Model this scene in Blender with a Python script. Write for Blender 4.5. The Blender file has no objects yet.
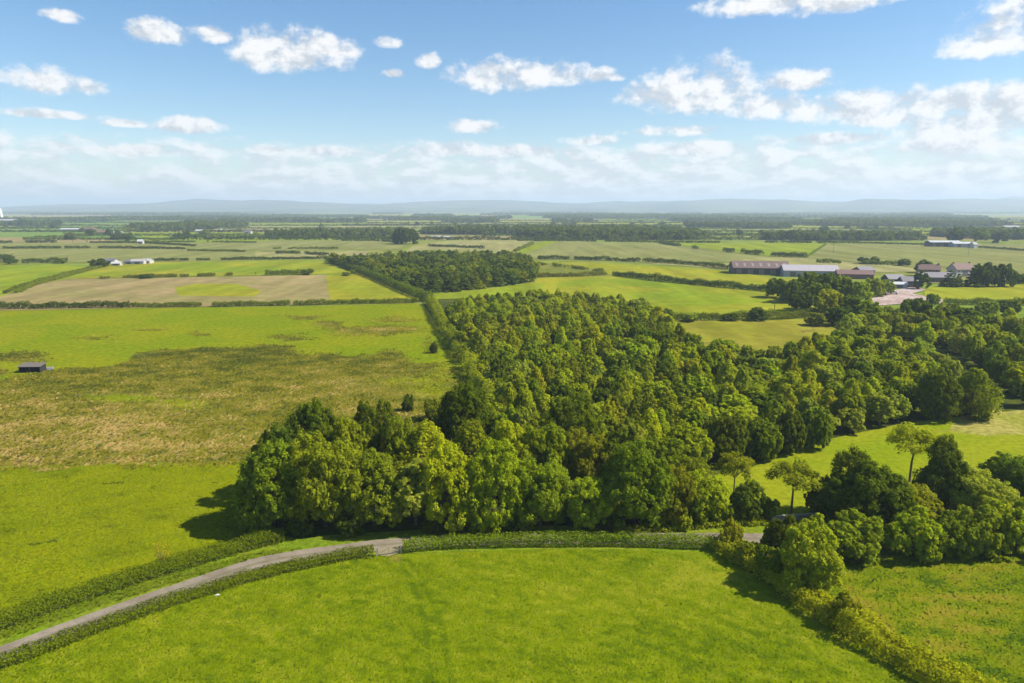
import bpy, math, random
import numpy as np
from mathutils import Vector

random.seed(7)
RNG = np.random.default_rng(11)
SC = bpy.context.scene
COL = SC.collection
rad = math.radians

# ------------------------------------------------------------------ camera
W, HH, F = 1024, 683, 683.0
CAM_Z = 50.0
PITCH = math.atan((341.5 - 209.0) / F)
cam_d = bpy.data.cameras.new('camera')
cam = bpy.data.objects.new('camera', cam_d)
COL.objects.link(cam)
cam.location = (0, 0, CAM_Z)
cam.rotation_euler = (math.pi / 2 - PITCH, 0, 0)
cam_d.sensor_fit = 'HORIZONTAL'
cam_d.sensor_width = 36.0
cam_d.lens = 36.0 * F / W
cam_d.clip_start = 0.5
cam_d.clip_end = 80000
SC.camera = cam


def ray(px, py):
    u = (px - 512) / F
    v = (341.5 - py) / F
    return (u, math.cos(PITCH) + v * math.sin(PITCH), -math.sin(PITCH) + v * math.cos(PITCH))


def G(px, py, z=0.0):
    """photo point -> where its ray meets the level z"""
    d = ray(px, py)
    t = (CAM_Z - z) / -d[2]
    return (d[0] * t, d[1] * t)


def proj(x, y, z=0.0):
    """world -> photo coordinates (numpy friendly)"""
    dz = z - CAM_Z
    fw = y * math.cos(PITCH) - dz * math.sin(PITCH)
    up = y * math.sin(PITCH) + dz * math.cos(PITCH)
    return 512 + F * x / fw, 341.5 - F * up / fw


# ------------------------------------------------------------------ small tools
def tag(o, label=None, cat=None, group=None, kind=None):
    if label: o['label'] = label
    if cat: o['category'] = cat
    if group: o['group'] = group
    if kind: o['kind'] = kind
    return o


def empty(name, loc=(0, 0, 0), rz=0.0):
    o = bpy.data.objects.new(name, None)
    COL.objects.link(o)
    o.location = loc
    o.rotation_euler = (0, 0, rz)
    o.empty_display_size = 0.5
    return o


def link(name, me, parent=None, mat=None):
    if mat and not me.materials:
        me.materials.append(mat)
    o = bpy.data.objects.new(name, me)
    COL.objects.link(o)
    if parent: o.parent = parent
    return o


def np_mesh(name, V, FQ, leaf=None, smooth=False):
    """V (n,3), FQ (m,k) faces with k corners each"""
    me = bpy.data.meshes.new(name)
    V = np.asarray(V, dtype=np.float32)
    FQ = np.asarray(FQ, dtype=np.int32)
    m, k = FQ.shape
    me.vertices.add(len(V))
    me.vertices.foreach_set('co', V.ravel())
    me.loops.add(m * k)
    me.loops.foreach_set('vertex_index', FQ.ravel())
    me.polygons.add(m)
    me.polygons.foreach_set('loop_start', np.arange(0, m * k, k, dtype=np.int32))
    me.polygons.foreach_set('loop_total', np.full(m, k, dtype=np.int32))
    if smooth:
        me.polygons.foreach_set('use_smooth', np.ones(m, dtype=bool))
    if leaf is not None:
        a = me.attributes.new('leaf', 'FLOAT', 'FACE')
        a.data.foreach_set('value', np.asarray(leaf, dtype=np.float32))
    me.update(calc_edges=True)
    return me


class MB:
    """collects boxes, prisms and tubes into one mesh"""
    def __init__(s): s.v = []; s.f = []

    def add(s, vs, fs):
        b = len(s.v)
        s.v += [tuple(p) for p in vs]
        s.f += [tuple(i + b for i in f) for f in fs]
        return s

    def box(s, x0, x1, y0, y1, z0, z1):
        return s.add([(x0, y0, z0), (x1, y0, z0), (x1, y1, z0), (x0, y1, z0), (x0, y0, z1), (x1, y0, z1), (x1, y1, z1), (x0, y1, z1)],
                     [(3, 2, 1, 0), (4, 5, 6, 7), (0, 1, 5, 4), (1, 2, 6, 5), (2, 3, 7, 6), (3, 0, 4, 7)])

    def tube(s, pts, rads, n=7):
        pts = [Vector(p) for p in pts]
        vs, fs = [], []
        for i, p in enumerate(pts):
            d = (pts[min(i + 1, len(pts) - 1)] - pts[max(i - 1, 0)]).normalized()
            a = d.cross(Vector((0.3, 1, 0.1))).normalized()
            b = d.cross(a)
            for k in range(n):
                t = 2 * math.pi * k / n
                vs.append(p + (a * math.cos(t) + b * math.sin(t)) * rads[i])
        for i in range(len(pts) - 1):
            for k in range(n):
                k2 = (k + 1) % n
                fs.append((i * n + k, i * n + k2, (i + 1) * n + k2, (i + 1) * n + k))
        fs.append(tuple(range(n)))
        fs.append(tuple((len(pts) - 1) * n + k for k in reversed(range(n))))
        return s.add(vs, fs)

    def mesh(s, name, smooth=False):
        me = bpy.data.meshes.new(name)
        me.from_pydata(s.v, [], s.f)
        if smooth:
            for p in me.polygons: p.use_smooth = True
        me.update()
        return me

    def build(s, name, mat, parent=None, smooth=False):
        return link(name, s.mesh(name, smooth), parent, mat)


def vhash(ix, iy, seed):
    h = (ix.astype(np.int64) * 374761393 + iy.astype(np.int64) * 668265263 + seed * 1442695041) & 0x7fffffff
    h = ((h ^ (h >> 13)) * 1274126177) & 0x7fffffff
    return ((h ^ (h >> 16)) & 0xffff) / 65535.0


def vnoise(x, y, seed=0, octv=4):
    x = np.asarray(x, dtype=np.float64); y = np.asarray(y, dtype=np.float64)
    out = np.zeros_like(x); amp, tot = 1.0, 0.0
    for o in range(octv):
        ix = np.floor(x); iy = np.floor(y)
        fx = x - ix; fy = y - iy
        fx = fx * fx * (3 - 2 * fx); fy = fy * fy * (3 - 2 * fy)
        a = vhash(ix, iy, seed + o); b = vhash(ix + 1, iy, seed + o)
        c = vhash(ix, iy + 1, seed + o); d = vhash(ix + 1, iy + 1, seed + o)
        out += amp * ((a * (1 - fx) + b * fx) * (1 - fy) + (c * (1 - fx) + d * fx) * fy)
        tot += amp; amp *= 0.5
        x = x * 2.03 + 17.3; y = y * 2.03 + 5.1
    return out / tot


def sstep(a, b, x):
    t = np.clip((x - a) / (b - a), 0, 1)
    return t * t * (3 - 2 * t)


def in_poly(x, y, poly):
    x = np.asarray(x); y = np.asarray(y)
    r = np.zeros(x.shape, dtype=bool)
    n = len(poly)
    for i in range(n):
        x0, y0 = poly[i]; x1, y1 = poly[(i + 1) % n]
        c = ((y0 > y) != (y1 > y)) & (x < (x1 - x0) * (y - y0) / ((y1 - y0) if y1 != y0 else 1e-9) + x0)
        r ^= c
    return r


# ------------------------------------------------------------------ node helper
class NT:
    def __init__(s, tree):
        s.t = tree; s.n = tree.nodes; s.l = tree.links

    def new(s, typ, **kw):
        nd = s.n.new(typ)
        for k, v in kw.items(): setattr(nd, k, v)
        return nd

    def put(s, sock, val):
        if isinstance(val, (int, float)):
            sock.default_value = val
        elif isinstance(val, (tuple, list)):
            v = tuple(val)
            sock.default_value = v + (1.0,) if sock.type == 'RGBA' and len(v) == 3 else v
        else:
            s.l.new(val, sock)

    def m(s, op, a, b=None, c=None, clamp=False):
        nd = s.new('ShaderNodeMath', operation=op, use_clamp=clamp)
        s.put(nd.inputs[0], a)
        if b is not None: s.put(nd.inputs[1], b)
        if c is not None: s.put(nd.inputs[2], c)
        return nd.outputs[0]

    def add(s, a, b): return s.m('ADD', a, b)
    def sub(s, a, b): return s.m('SUBTRACT', a, b)
    def mul(s, a, b): return s.m('MULTIPLY', a, b)
    def mad(s, a, b, c): return s.m('MULTIPLY_ADD', a, b, c)

    def sm(s, x, lo, hi, t0=0.0, t1=1.0):
        nd = s.new('ShaderNodeMapRange', interpolation_type='SMOOTHSTEP')
        s.put(nd.inputs[0], x); s.put(nd.inputs[1], lo); s.put(nd.inputs[2], hi)
        s.put(nd.inputs[3], t0); s.put(nd.inputs[4], t1)
        return nd.outputs[0]

    def mix(s, fac, a, b, blend='MIX'):
        nd = s.new('ShaderNodeMix', data_type='RGBA', blend_type=blend)
        s.put(nd.inputs[0], fac); s.put(nd.inputs[6], a); s.put(nd.inputs[7], b)
        return nd.outputs[2]

    def noise(s, vec, scale, detail=3.0, rough=0.55, dist=0.0, dim='3D'):
        nd = s.new('ShaderNodeTexNoise', noise_dimensions=dim)
        if vec is not None: s.l.new(vec, nd.inputs['Vector'])
        nd.inputs['Scale'].default_value = scale
        nd.inputs['Detail'].default_value = detail
        nd.inputs['Roughness'].default_value = rough
        nd.inputs['Distortion'].default_value = dist
        return nd.outputs[0]

    def mapping(s, vec, scale=(1, 1, 1), rot=(0, 0, 0), loc=(0, 0, 0)):
        nd = s.new('ShaderNodeMapping')
        s.l.new(vec, nd.inputs[0])
        nd.inputs['Location'].default_value = loc
        nd.inputs['Rotation'].default_value = rot
        nd.inputs['Scale'].default_value = scale
        return nd.outputs[0]

    def attr(s, name):
        nd = s.new('ShaderNodeAttribute', attribute_type='GEOMETRY')
        nd.attribute_name = name
        return nd.outputs['Fac']

    def grey(s, v):
        nd = s.new('ShaderNodeCombineColor')
        for i in range(3): s.put(nd.inputs[i], v)
        return nd.outputs[0]


def new_mat(name):
    m = bpy.data.materials.new(name)
    m.use_nodes = True
    m.node_tree.nodes.clear()
    nt = NT(m.node_tree)
    out = nt.new('ShaderNodeOutputMaterial')
    return m, nt, out


def plain(name, col, rough=0.8, noise=0.25, scale=1.5, metal=0.0):
    m, nt, out = new_mat(name)
    co = nt.new('ShaderNodeTexCoord').outputs['Object']
    n = nt.noise(co, scale, 4, 0.6)
    c = nt.mix(1.0, col, nt.grey(nt.mad(n, noise * 2, 1 - noise)), 'MULTIPLY')
    b = nt.new('ShaderNodeBsdfPrincipled')
    nt.put(b.inputs['Base Color'], c)
    b.inputs['Roughness'].default_value = rough
    b.inputs['Metallic'].default_value = metal
    nt.l.new(b.outputs[0], out.inputs[0])
    return m


def foliage_mat(name, col, tcol, trans=0.32, var=0.5):
    m, nt, out = new_mat(name)
    lf = nt.attr('leaf')
    oi = nt.new('ShaderNodeObjectInfo')
    k = nt.mad(lf, var, 1 - var / 2)
    c = nt.mix(1.0, col, oi.outputs['Color'], 'MULTIPLY')
    c = nt.mix(1.0, c, nt.grey(k), 'MULTIPLY')
    t = nt.mix(1.0, tcol, oi.outputs['Color'], 'MULTIPLY')
    d = nt.new('ShaderNodeBsdfDiffuse'); nt.put(d.inputs[0], c)
    tr = nt.new('ShaderNodeBsdfTranslucent'); nt.put(tr.inputs[0], t)
    ms = nt.new('ShaderNodeMixShader'); ms.inputs[0].default_value = trans
    nt.l.new(d.outputs[0], ms.inputs[1]); nt.l.new(tr.outputs[0], ms.inputs[2])
    nt.l.new(ms.outputs[0], out.inputs[0])
    return m


FOL = foliage_mat('leaves', (0.205, 0.245, 0.010), (0.37, 0.41, 0.014), 0.44, 0.9)
NEEDLE = foliage_mat('needles', (0.205, 0.240, 0.012), (0.37, 0.40, 0.014), 0.44, 0.7)
FARFOL = foliage_mat('far_leaves', (0.145, 0.180, 0.012), (0.25, 0.29, 0.012), 0.4, 0.8)
BARK = plain('bark', (0.11, 0.085, 0.06), 0.9, 0.4, 3)


def ground_mat(name, main, alt, big=0.02, fine=0.8, streak=0.0, patch=None, patch_amt=0.0, bump=0.15, rot=0.3, contrast=0.35, attr_fn=None):
    m, nt, out = new_mat(name)
    co = nt.new('ShaderNodeTexCoord').outputs['Object']
    n1 = nt.noise(co, big, 4, 0.6, 0.6)
    n2 = nt.noise(co, fine, 4, 0.65)
    c = nt.mix(nt.sm(n1, 0.38, 0.62), main, alt)
    if patch is not None:
        n4 = nt.noise(co, big * 3.7, 5, 0.65, 1.0)
        c = nt.mix(nt.sm(n4, 0.66 - patch_amt, 0.72 - patch_amt), c, patch)
    if streak:
        mp = nt.mapping(co, (1.0, 0.12, 1), (0, 0, rot))
        n3 = nt.noise(mp, streak, 3, 0.6)
        c = nt.mix(1.0, c, nt.grey(nt.sm(n3, 0.3, 0.7, 0.82, 1.16)), 'MULTIPLY')
    if attr_fn: c = attr_fn(nt, co, c, n1, n2)
    c = nt.mix(1.0, c, nt.grey(nt.sm(n2, 0.25, 0.75, 1 - contrast, 1 + contrast)), 'MULTIPLY')
    d = nt.new('ShaderNodeBsdfDiffuse'); nt.put(d.inputs[0], c)
    if bump:
        bn = nt.new('ShaderNodeBump'); bn.inputs['Strength'].default_value = 0.6
        bn.inputs['Distance'].default_value = bump
        nb = nt.add(nt.noise(co, fine * 1.7, 4, 0.7), nt.mul(n2, 0.8))
        nt.l.new(nb, bn.inputs['Height']); nt.l.new(bn.outputs[0], d.inputs['Normal'])
    nt.l.new(d.outputs[0], out.inputs[0])
    return m


# ------------------------------------------------------------------ light
SUN_EL, SUN_AZ = rad(45), rad(-3)          # azimuth from +X towards +Y
sv = Vector((math.cos(SUN_EL) * math.cos(SUN_AZ), math.cos(SUN_EL) * math.sin(SUN_AZ), math.sin(SUN_EL)))
sd = bpy.data.lights.new('sun', 'SUN')
sd.energy = 5.0; sd.angle = rad(0.5); sd.color = (1.0, 0.93, 0.80)
so = bpy.data.objects.new('sun', sd); COL.objects.link(so)
so.rotation_euler = sv.to_track_quat('Z', 'Y').to_euler()
so.location = (200, 50, 300)

# ------------------------------------------------------------------ sky and clouds
world = bpy.data.worlds.new('World'); SC.world = world
world.use_nodes = True
wt = NT(world.node_tree); wt.n.clear()
wout = wt.new('ShaderNodeOutputWorld')
bg = wt.new('ShaderNodeBackground'); bg.inputs[1].default_value = 0.088
sky = wt.new('ShaderNodeTexSky', sky_type='NISHITA')
sky.sun_disc = False
sky.sun_elevation = SUN_EL
sky.sun_rotation = math.pi / 2 - SUN_AZ
sky.altitude = 50; sky.air_density = 1.0; sky.dust_density = 0.5; sky.ozone_density = 1.6
tc = wt.new('ShaderNodeTexCoord').outputs['Generated']
sx = wt.new('ShaderNodeSeparateXYZ'); wt.l.new(tc, sx.inputs[0])
az = wt.m('ARCTAN2', sx.outputs[0], sx.outputs[1])
el = wt.m('ARCSINE', sx.outputs[2])


def comb(a, b, c=0.0):
    nd = wt.new('ShaderNodeCombineXYZ')
    wt.put(nd.inputs[0], a); wt.put(nd.inputs[1], b); wt.put(nd.inputs[2], c)
    return nd.outputs[0]


P0 = comb(wt.mul(az, 1.0), wt.mul(el, 1.3))
P1 = comb(wt.add(az, 0.010), wt.mad(el, 1.3, 0.018))
nA = wt.noise(P0, 25.0, 9, 0.62, 0.1)
nB = wt.noise(P1, 25.0, 9, 0.62, 0.1)
# cumulus: centre x, base-ish y, half width, height above, height below  (photo measure, turned into angles)
CL = [(288, 58, 52, 26, 13), (330, 50, 28, 14, 8), (45, 84, 30, 16, 9), (88, 88, 16, 8, 6), (160, 34, 34, 12, 9), (212, 36, 20, 9, 6),
      (62, 16, 14, 6, 5), (184, 127, 34, 9, 6), (500, 80, 52, 19, 12), (545, 76, 45, 15, 10), (600, 77, 22, 9, 6), (388, 43, 14, 7, 5), (395, 74, 13, 5, 4), (428, 62, 12, 10, 6),
      (705, 98, 62, 33, 16), (655, 97, 36, 15, 10), (765, 108, 45, 14, 10), (800, 82, 34, 11, 7), (850, 108, 66, 15, 12), (925, 104, 72, 15, 12), (1000, 103, 60, 16, 12),
      (1000, 44, 42, 26, 10), (1030, 30, 40, 30, 18), (765, 4, 60, 18, 9), (845, 2, 50, 15, 9), (960, 128, 60, 18, 12), (680, 131, 52, 6, 5), (590, 141, 26, 7, 5),
      (472, 127, 26, 8, 6), (45, 115, 40, 5, 3), (130, 124, 24, 4, 3)]
M = None
CL += [(985, 118, 55, 12, 9), (890, 118, 40, 9, 8), (830, 140, 60, 7, 6), (450, 150, 45, 9, 7), (330, 152, 40, 7, 5), (150, 152, 40, 7, 5), (700, 148, 60, 7, 6), (520, 152, 40, 8, 6), (270, 150, 22, 5, 4), (960, 145, 60, 9, 7)]
for (cx, cy, hw, hu, hd) in CL:
    d = ray(cx, cy)
    a0 = math.atan2(d[0], d[1]); e0 = math.asin(d[2] / math.sqrt(d[0] ** 2 + d[1] ** 2 + d[2] ** 2))
    k = 1 / F
    qx = wt.m('POWER', wt.m('ABSOLUTE', wt.mul(wt.sub(az, a0), 1 / (hw * k))), 2.0)
    de = wt.sub(el, e0)
    up = wt.mul(wt.m('MAXIMUM', de, 0.0), 1 / (hu * k))
    dn = wt.mul(wt.m('MINIMUM', de, 0.0), 1 / (hd * k))
    q = wt.add(qx, wt.add(wt.mul(up, up), wt.mul(dn, dn)))
    b = wt.m('SUBTRACT', 1.0, q)
    M = b if M is None else wt.m('SMOOTH_MAX', M, b, 0.25)
M = wt.m('MAXIMUM', M, -1.2)
den = wt.add(wt.mad(M, 1.15, 0.2), wt.mul(wt.sub(nA, 0.5), 4.6))
a_cu = wt.sm(den, -0.05, 1.3)
# the low bank of stratocumulus towards the horizon
PL0 = comb(wt.mul(az, 1.0), wt.mul(el, 2.4), 3.7)
PL1 = comb(wt.add(az, 0.010), wt.mad(el, 2.4, 0.026), 3.7)
nL = wt.noise(PL0, 22.0, 8, 0.6, 0.1)
nL2 = wt.noise(PL1, 22.0, 8, 0.6, 0.1)
cov = wt.mul(wt.sm(el, 0.125, 0.07), wt.sm(az, -1.0, 0.5, 0.85, 1.0))
dl = wt.add(nL, wt.mul(wt.sub(cov, 0.88), 0.65))
a_lo = wt.mul(wt.sm(wt.add(dl, wt.sm(el, 0.06, 0.0, 0.0, 0.2)), 0.34, 0.66), 0.88)
# scattered cloud over the rest of the sky dome, out of the frame
nU = wt.noise(comb(wt.mul(az, 1.0), wt.mul(el, 1.4), 8.1), 5.0, 6, 0.55, 0.2)
a_up = wt.mul(wt.sm(nU, 0.56, 0.72), wt.sm(el, 0.34, 0.5))
lit = wt.m('ADD', 0.62, wt.mul(wt.sub(nA, nB), 5.5), clamp=True)
litL = wt.m('ADD', 0.45, wt.mul(wt.sub(nL, nL2), 6.0), clamp=True)
CW, CG = (6.9, 6.8, 6.7), (4.2, 4.45, 4.8)
ccu = wt.mix(lit, CG, CW)
clo = wt.mix(litL, (4.7, 4.85, 5.05), (7.0, 6.95, 6.9))
hs = wt.new('ShaderNodeHueSaturation'); hs.inputs['Saturation'].default_value = 1.3
wt.l.new(sky.outputs[0], hs.inputs['Color'])
skyc = wt.mix(a_lo, hs.outputs[0], clo)
skyc = wt.mix(a_up, skyc, (5.2, 5.3, 5.5))
skyc = wt.mix(wt.mul(a_cu, 0.95), skyc, ccu)
wt.l.new(skyc, bg.inputs[0])
wt.l.new(bg.outputs[0], wout.inputs[0])

# ------------------------------------------------------------------ air
hz = MB().box(-30000, 30000, -6000, 26000, -1.0, 360.0)
haze_m = bpy.data.materials.new('haze_air'); haze_m.use_nodes = True
ht = NT(haze_m.node_tree); ht.n.clear()
ho = ht.new('ShaderNodeOutputMaterial')
hv = ht.new('ShaderNodeVolumePrincipled')
hv.inputs['Color'].default_value = (0.66, 0.79, 1.0, 1)
hv.inputs['Density'].default_value = 1.25e-4
hv.inputs['Anisotropy'].default_value = 0.1
ht.l.new(hv.outputs[0], ho.inputs['Volume'])
tag(hz.build('haze', haze_m), 'thin blue summer haze over the whole plain', kind='stuff')

# ------------------------------------------------------------------ setting: ground, hills
GM = ground_mat('plain_grass', (0.125, 0.175, 0.020), (0.16, 0.17, 0.035), 0.004, 0.05, bump=0)
g = MB().add([(-29000, -5900, 0), (29000, -5900, 0), (29000, 25500, 0), (-29000, 25500, 0)], [(0, 1, 2, 3)])
tag(g.build('ground', GM), kind='structure')

xs = np.linspace(-20000, 20000, 320); ys = np.linspace(7200, 17000, 44)
X, Y = np.meshgrid(xs, ys)
rid = sstep(7600, 12500, Y)
px_, _ = proj(X, Y)
ang = X / Y * 683
amp = 95 + 45 * np.exp(-((px_ - 330) / 110) ** 2) + 45 * sstep(560, 700, px_) - 40 * sstep(200, -50, px_)
amp = 1.55 * amp * (0.35 + 1.3 * vnoise(ang / 75 + 40, Y / 2600, 15, 4))
Z = -3 + rid * amp * (0.6 + 0.7 * vnoise(X / 2600, Y / 2200, 5, 4))
idx = np.arange(X.size).reshape(X.shape)
FQ = np.stack([idx[:-1, :-1], idx[:-1, 1:], idx[1:, 1:], idx[1:, :-1]], -1).reshape(-1, 4)
hm = np_mesh('hills', np.stack([X, Y, Z], -1).reshape(-1, 3), FQ, smooth=True)
tag(link('hills', hm, None, ground_mat('hill_cover', (0.035, 0.05, 0.02), (0.10, 0.12, 0.04), 0.0016, 0.01, bump=0)), kind='structure')

# ------------------------------------------------------------------ fields
ZI = [0]
ZOFF = [0.0]


def sheet(name, poly, mat, z=None, cut=None, attrs=None):
    """a flat polygon lying a few mm above the sheet below it; cut = grid step for attributes"""
    import bmesh
    if z is None:
        ZI[0] += 1
        z = 0.004 * ZI[0] + ZOFF[0]
    bm = bmesh.new()
    vs = [bm.verts.new((x, y, z)) for x, y in poly]
    f = bm.faces.new(vs)
    f.normal_update()
    if f.normal.z < 0: f.normal_flip()
    if cut:
        xs = [p[0] for p in poly]; ys = [p[1] for p in poly]
        x = min(xs) + cut
        while x < max(xs):
            bmesh.ops.bisect_plane(bm, geom=bm.verts[:] + bm.edges[:] + bm.faces[:], plane_co=(x, 0, 0), plane_no=(1, 0, 0)); x += cut
        y = min(ys) + cut
        while y < max(ys):
            bmesh.ops.bisect_plane(bm, geom=bm.verts[:] + bm.edges[:] + bm.faces[:], plane_co=(0, y, 0), plane_no=(0, 1, 0)); y += cut
    else:
        bmesh.ops.triangulate(bm, faces=bm.faces[:])
    me = bpy.data.meshes.new(name)
    bm.to_mesh(me); bm.free()
    if attrs:
        n = len(me.vertices)
        co = np.empty(n * 3, dtype=np.float32); me.vertices.foreach_get('co', co)
        co = co.reshape(-1, 3)
        for k, v in attrs(co[:, 0], co[:, 1]).items():
            a = me.attributes.new(k, 'FLOAT', 'POINT')
            a.data.foreach_set('value', v.astype(np.float32))
    o = link(name, me, None, mat)
    return tag(o, kind='structure')


def wob(poly, amp, step, seed=0):
    """walks a polygon's edge in small steps with a little wander"""
    out = []
    n = len(poly)
    for i in range(n):
        a = np.array(poly[i]); b = np.array(poly[(i + 1) % n])
        L = np.linalg.norm(b - a); k = max(1, int(L / step))
        nrm = np.array([-(b - a)[1], (b - a)[0]]) / max(L, 1e-6)
        for j in range(k):
            t = j / k
            p = a + (b - a) * t
            w = 0 if j == 0 else (vnoise(np.array(p[0] / step / 2), np.array(p[1] / step / 2), seed, 3) - 0.5) * 2 * amp
            out.append(tuple(p + nrm * w))
    return out


def gp(pts): return [G(x, y) for x, y in pts]


# --- the near meadow with its tracks
def bez(pts, n=24):
    """Catmull-Rom through points"""
    P = [np.array(p, dtype=float) for p in pts]
    P = [2 * P[0] - P[1]] + P + [2 * P[-1] - P[-2]]
    out = []
    for i in range(1, len(P) - 2):
        for j in range(n):
            t = j / n
            out.append(0.5 * (2 * P[i] + (-P[i - 1] + P[i + 1]) * t + (2 * P[i - 1] - 5 * P[i] + 4 * P[i + 1] - P[i + 2]) * t * t + (-P[i - 1] + 3 * P[i] - 3 * P[i + 1] + P[i + 2]) * t ** 3))
    out.append(P[-2])
    return np.array(out)


def dist_line(x, y, pts):
    d = np.full(x.shape, 1e9)
    for a, b in zip(pts[:-1], pts[1:]):
        ab = b - a; L = float(ab @ ab) + 1e-9
        t = np.clip(((x - a[0]) * ab[0] + (y - a[1]) * ab[1]) / L, 0, 1)
        d = np.minimum(d, np.hypot(x - a[0] - ab[0] * t, y - a[1] - ab[1] * t))
    return d


TRACKS = [bez(gp(t), 8) for t in ([(398, 560), (408, 578), (424, 622), (430, 690)], [(407, 560), (420, 580), (440, 622), (452, 690)],
                                  [(740, 575), (770, 610), (820, 645), (905, 690)], [(700, 628), (740, 645), (790, 670), (820, 690)], [(720, 622), (765, 640), (830, 672), (860, 690)],
                                  [(640, 560), (690, 566), (740, 575)])]


def meadow_attrs(x, y):
    px, py = proj(x, y)
    t = np.zeros_like(x)
    for k, tr in enumerate(TRACKS):
        t = np.maximum(t, sstep(0.65, 0.15, dist_line(x, y, tr)) * (0.9 if k < 2 else 0.55))
    bare = np.exp(-((px - 397) / 12) ** 2 - ((py - 560) / 4.5) ** 2) * (0.5 + vnoise(x, y, 91, 3))
    pale = np.exp(-((px - 705) / 42) ** 2 - ((py - 575) / 14) ** 2) + 0.6 * np.exp(-((px - 830) / 60) ** 2 - ((py - 640 - (px - 830) * 0.3) / 14) ** 2)
    warm = np.exp(-((px - 600) / 140) ** 2 - ((py - 605) / 22) ** 2)
    return {'track': t * (0.6 + 0.8 * vnoise(x / 2, y / 2, 9, 2)), 'bare': bare, 'pale': np.clip(pale, 0, 1), 'warm': warm}


def meadow_fn(nt, co, c, n1, n2):
    c = nt.mix(nt.mul(nt.attr('warm'), 0.6), c, (0.17, 0.205, 0.006))
    pm = nt.mul(nt.attr('pale'), nt.sm(nt.noise(nt.mapping(co, (1, 0.35, 1), (0, 0, 0.5)), 1.1, 4, 0.7), 0.4, 0.6))
    c = nt.mix(nt.mul(pm, 0.75), c, (0.235, 0.245, 0.05))
    mp = nt.mapping(co, (0.45, 1.0, 1), (0, 0, -0.25))
    n5 = nt.noise(mp, 0.55, 5, 0.7, 0.8)
    c = nt.mix(nt.sm(n5, 0.55, 0.68, 0, 0.55), c, (0.055, 0.125, 0.006))
    n6 = nt.noise(mp, 0.9, 5, 0.75, 0.5)
    c = nt.mix(nt.sm(n6, 0.58, 0.7, 0, 0.5), c, (0.19, 0.23, 0.03))
    c = nt.mix(nt.m('MULTIPLY', nt.attr('track'), 0.35, clamp=True), c, (0.06, 0.10, 0.008))
    bm_ = nt.sm(nt.add(nt.attr('bare'), nt.mul(nt.sub(n2, 0.5), 0.9)), 0.35, 0.75)
    return nt.mix(nt.mul(bm_, 0.7), c, (0.21, 0.155, 0.04))


M_MEADOW = ground_mat('meadow_grass', (0.105, 0.150, 0.003), (0.130, 0.165, 0.004), 0.045, 1.4, 0, bump=0.22, rot=-0.35, contrast=0.22, attr_fn=meadow_fn)
sheet('meadow', gp([(-60, 690), (0, 668), (70, 642), (200, 595), (300, 567), (380, 554), (400, 553), (500, 549), (620, 549), (712, 551), (760, 577), (840, 624), (900, 658), (960, 700), (500, 740)]),
      M_MEADOW, cut=0.45, attrs=meadow_attrs)

# --- left field, mown
M_LEFT = ground_mat('grazed_grass', (0.118, 0.162, 0.003), (0.145, 0.175, 0.0035), 0.03, 1.2, 0, patch=(0.055, 0.08, 0.008), patch_amt=-0.045, bump=0.12, rot=1.2, contrast=0.16)
sheet('grazed_field', gp([(-90, 473), (0, 467), (120, 464), (243, 461), (330, 480), (330, 535), (255, 549), (120, 585), (-10, 628), (-120, 665)]), M_LEFT)


# --- rough pasture behind it
def rough_attrs(x, y):
    px, py = proj(x, y)
    n = vnoise(x / 14, y / 14, 3, 4) - 0.5
    top = np.interp(px, [-200, 0, 60, 110, 135, 165, 250, 350, 420, 460, 600], [374, 372, 372, 368, 354, 348, 347, 352, 357, 364, 366])
    yy = py + n * 22
    r = sstep(top - 3, top + 5, yy) * (1 - sstep(400, 470, px + n * 90) * sstep(470, 380, py) * 0.9)
    r *= 1 - 0.85 * np.exp(-((px - 120) / 50) ** 2 - ((py - 398) / 5) ** 2)
    r *= 1 - 0.75 * np.exp(-((px - 185) / 34) ** 2 - ((py - 405) / 7) ** 2)
    r *= 1 - 0.6 * np.exp(-((px - 395) / 45) ** 2 - ((py - 382) / 7) ** 2)
    for (cx, cy, sx_, sy_, a) in ((375, 330, 44, 5, 1.0), (20, 357, 26, 6, 1), (290, 338, 26, 3, .7), (305, 318, 26, 2, .7), (150, 331, 16, 2, .7), (200, 336, 14, 2.5, .6), (90, 337, 24, 2, .55), (60, 325, 18, 1.5, .5),
                              (395, 320, 30, 2, .7), (180, 352, 20, 2, .5), (330, 326, 18, 3, .8), (20, 327, 30, 1.6, .5), (255, 312, 30, 1.5, .5), (110, 312, 40, 1.5, .4), (430, 345, 9, 12, .35)):
        r = np.maximum(r, a * np.exp(-((px - cx) / sx_) ** 2 - ((yy - n * 14 - cy) / sy_) ** 2))
    tan = sstep(385, 440, py + n * 60) * sstep(330, 180, px + n * 200) + 0.55 * np.exp(-((px - 330) / 70) ** 2 - ((py - 388) / 18) ** 2)
    tan = np.maximum(tan, 0.7 * np.exp(-((px - 380) / 40) ** 2 - ((py - 329) / 3) ** 2))
    dark = sstep(380, 350, py) * sstep(330, 345, py) + sstep(452, 464, py + n * 12) * 0.7
    return {'rough': np.clip(r, 0, 1), 'tan': np.clip(tan, 0, 1), 'dark': np.clip(dark, 0, 1)}


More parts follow.
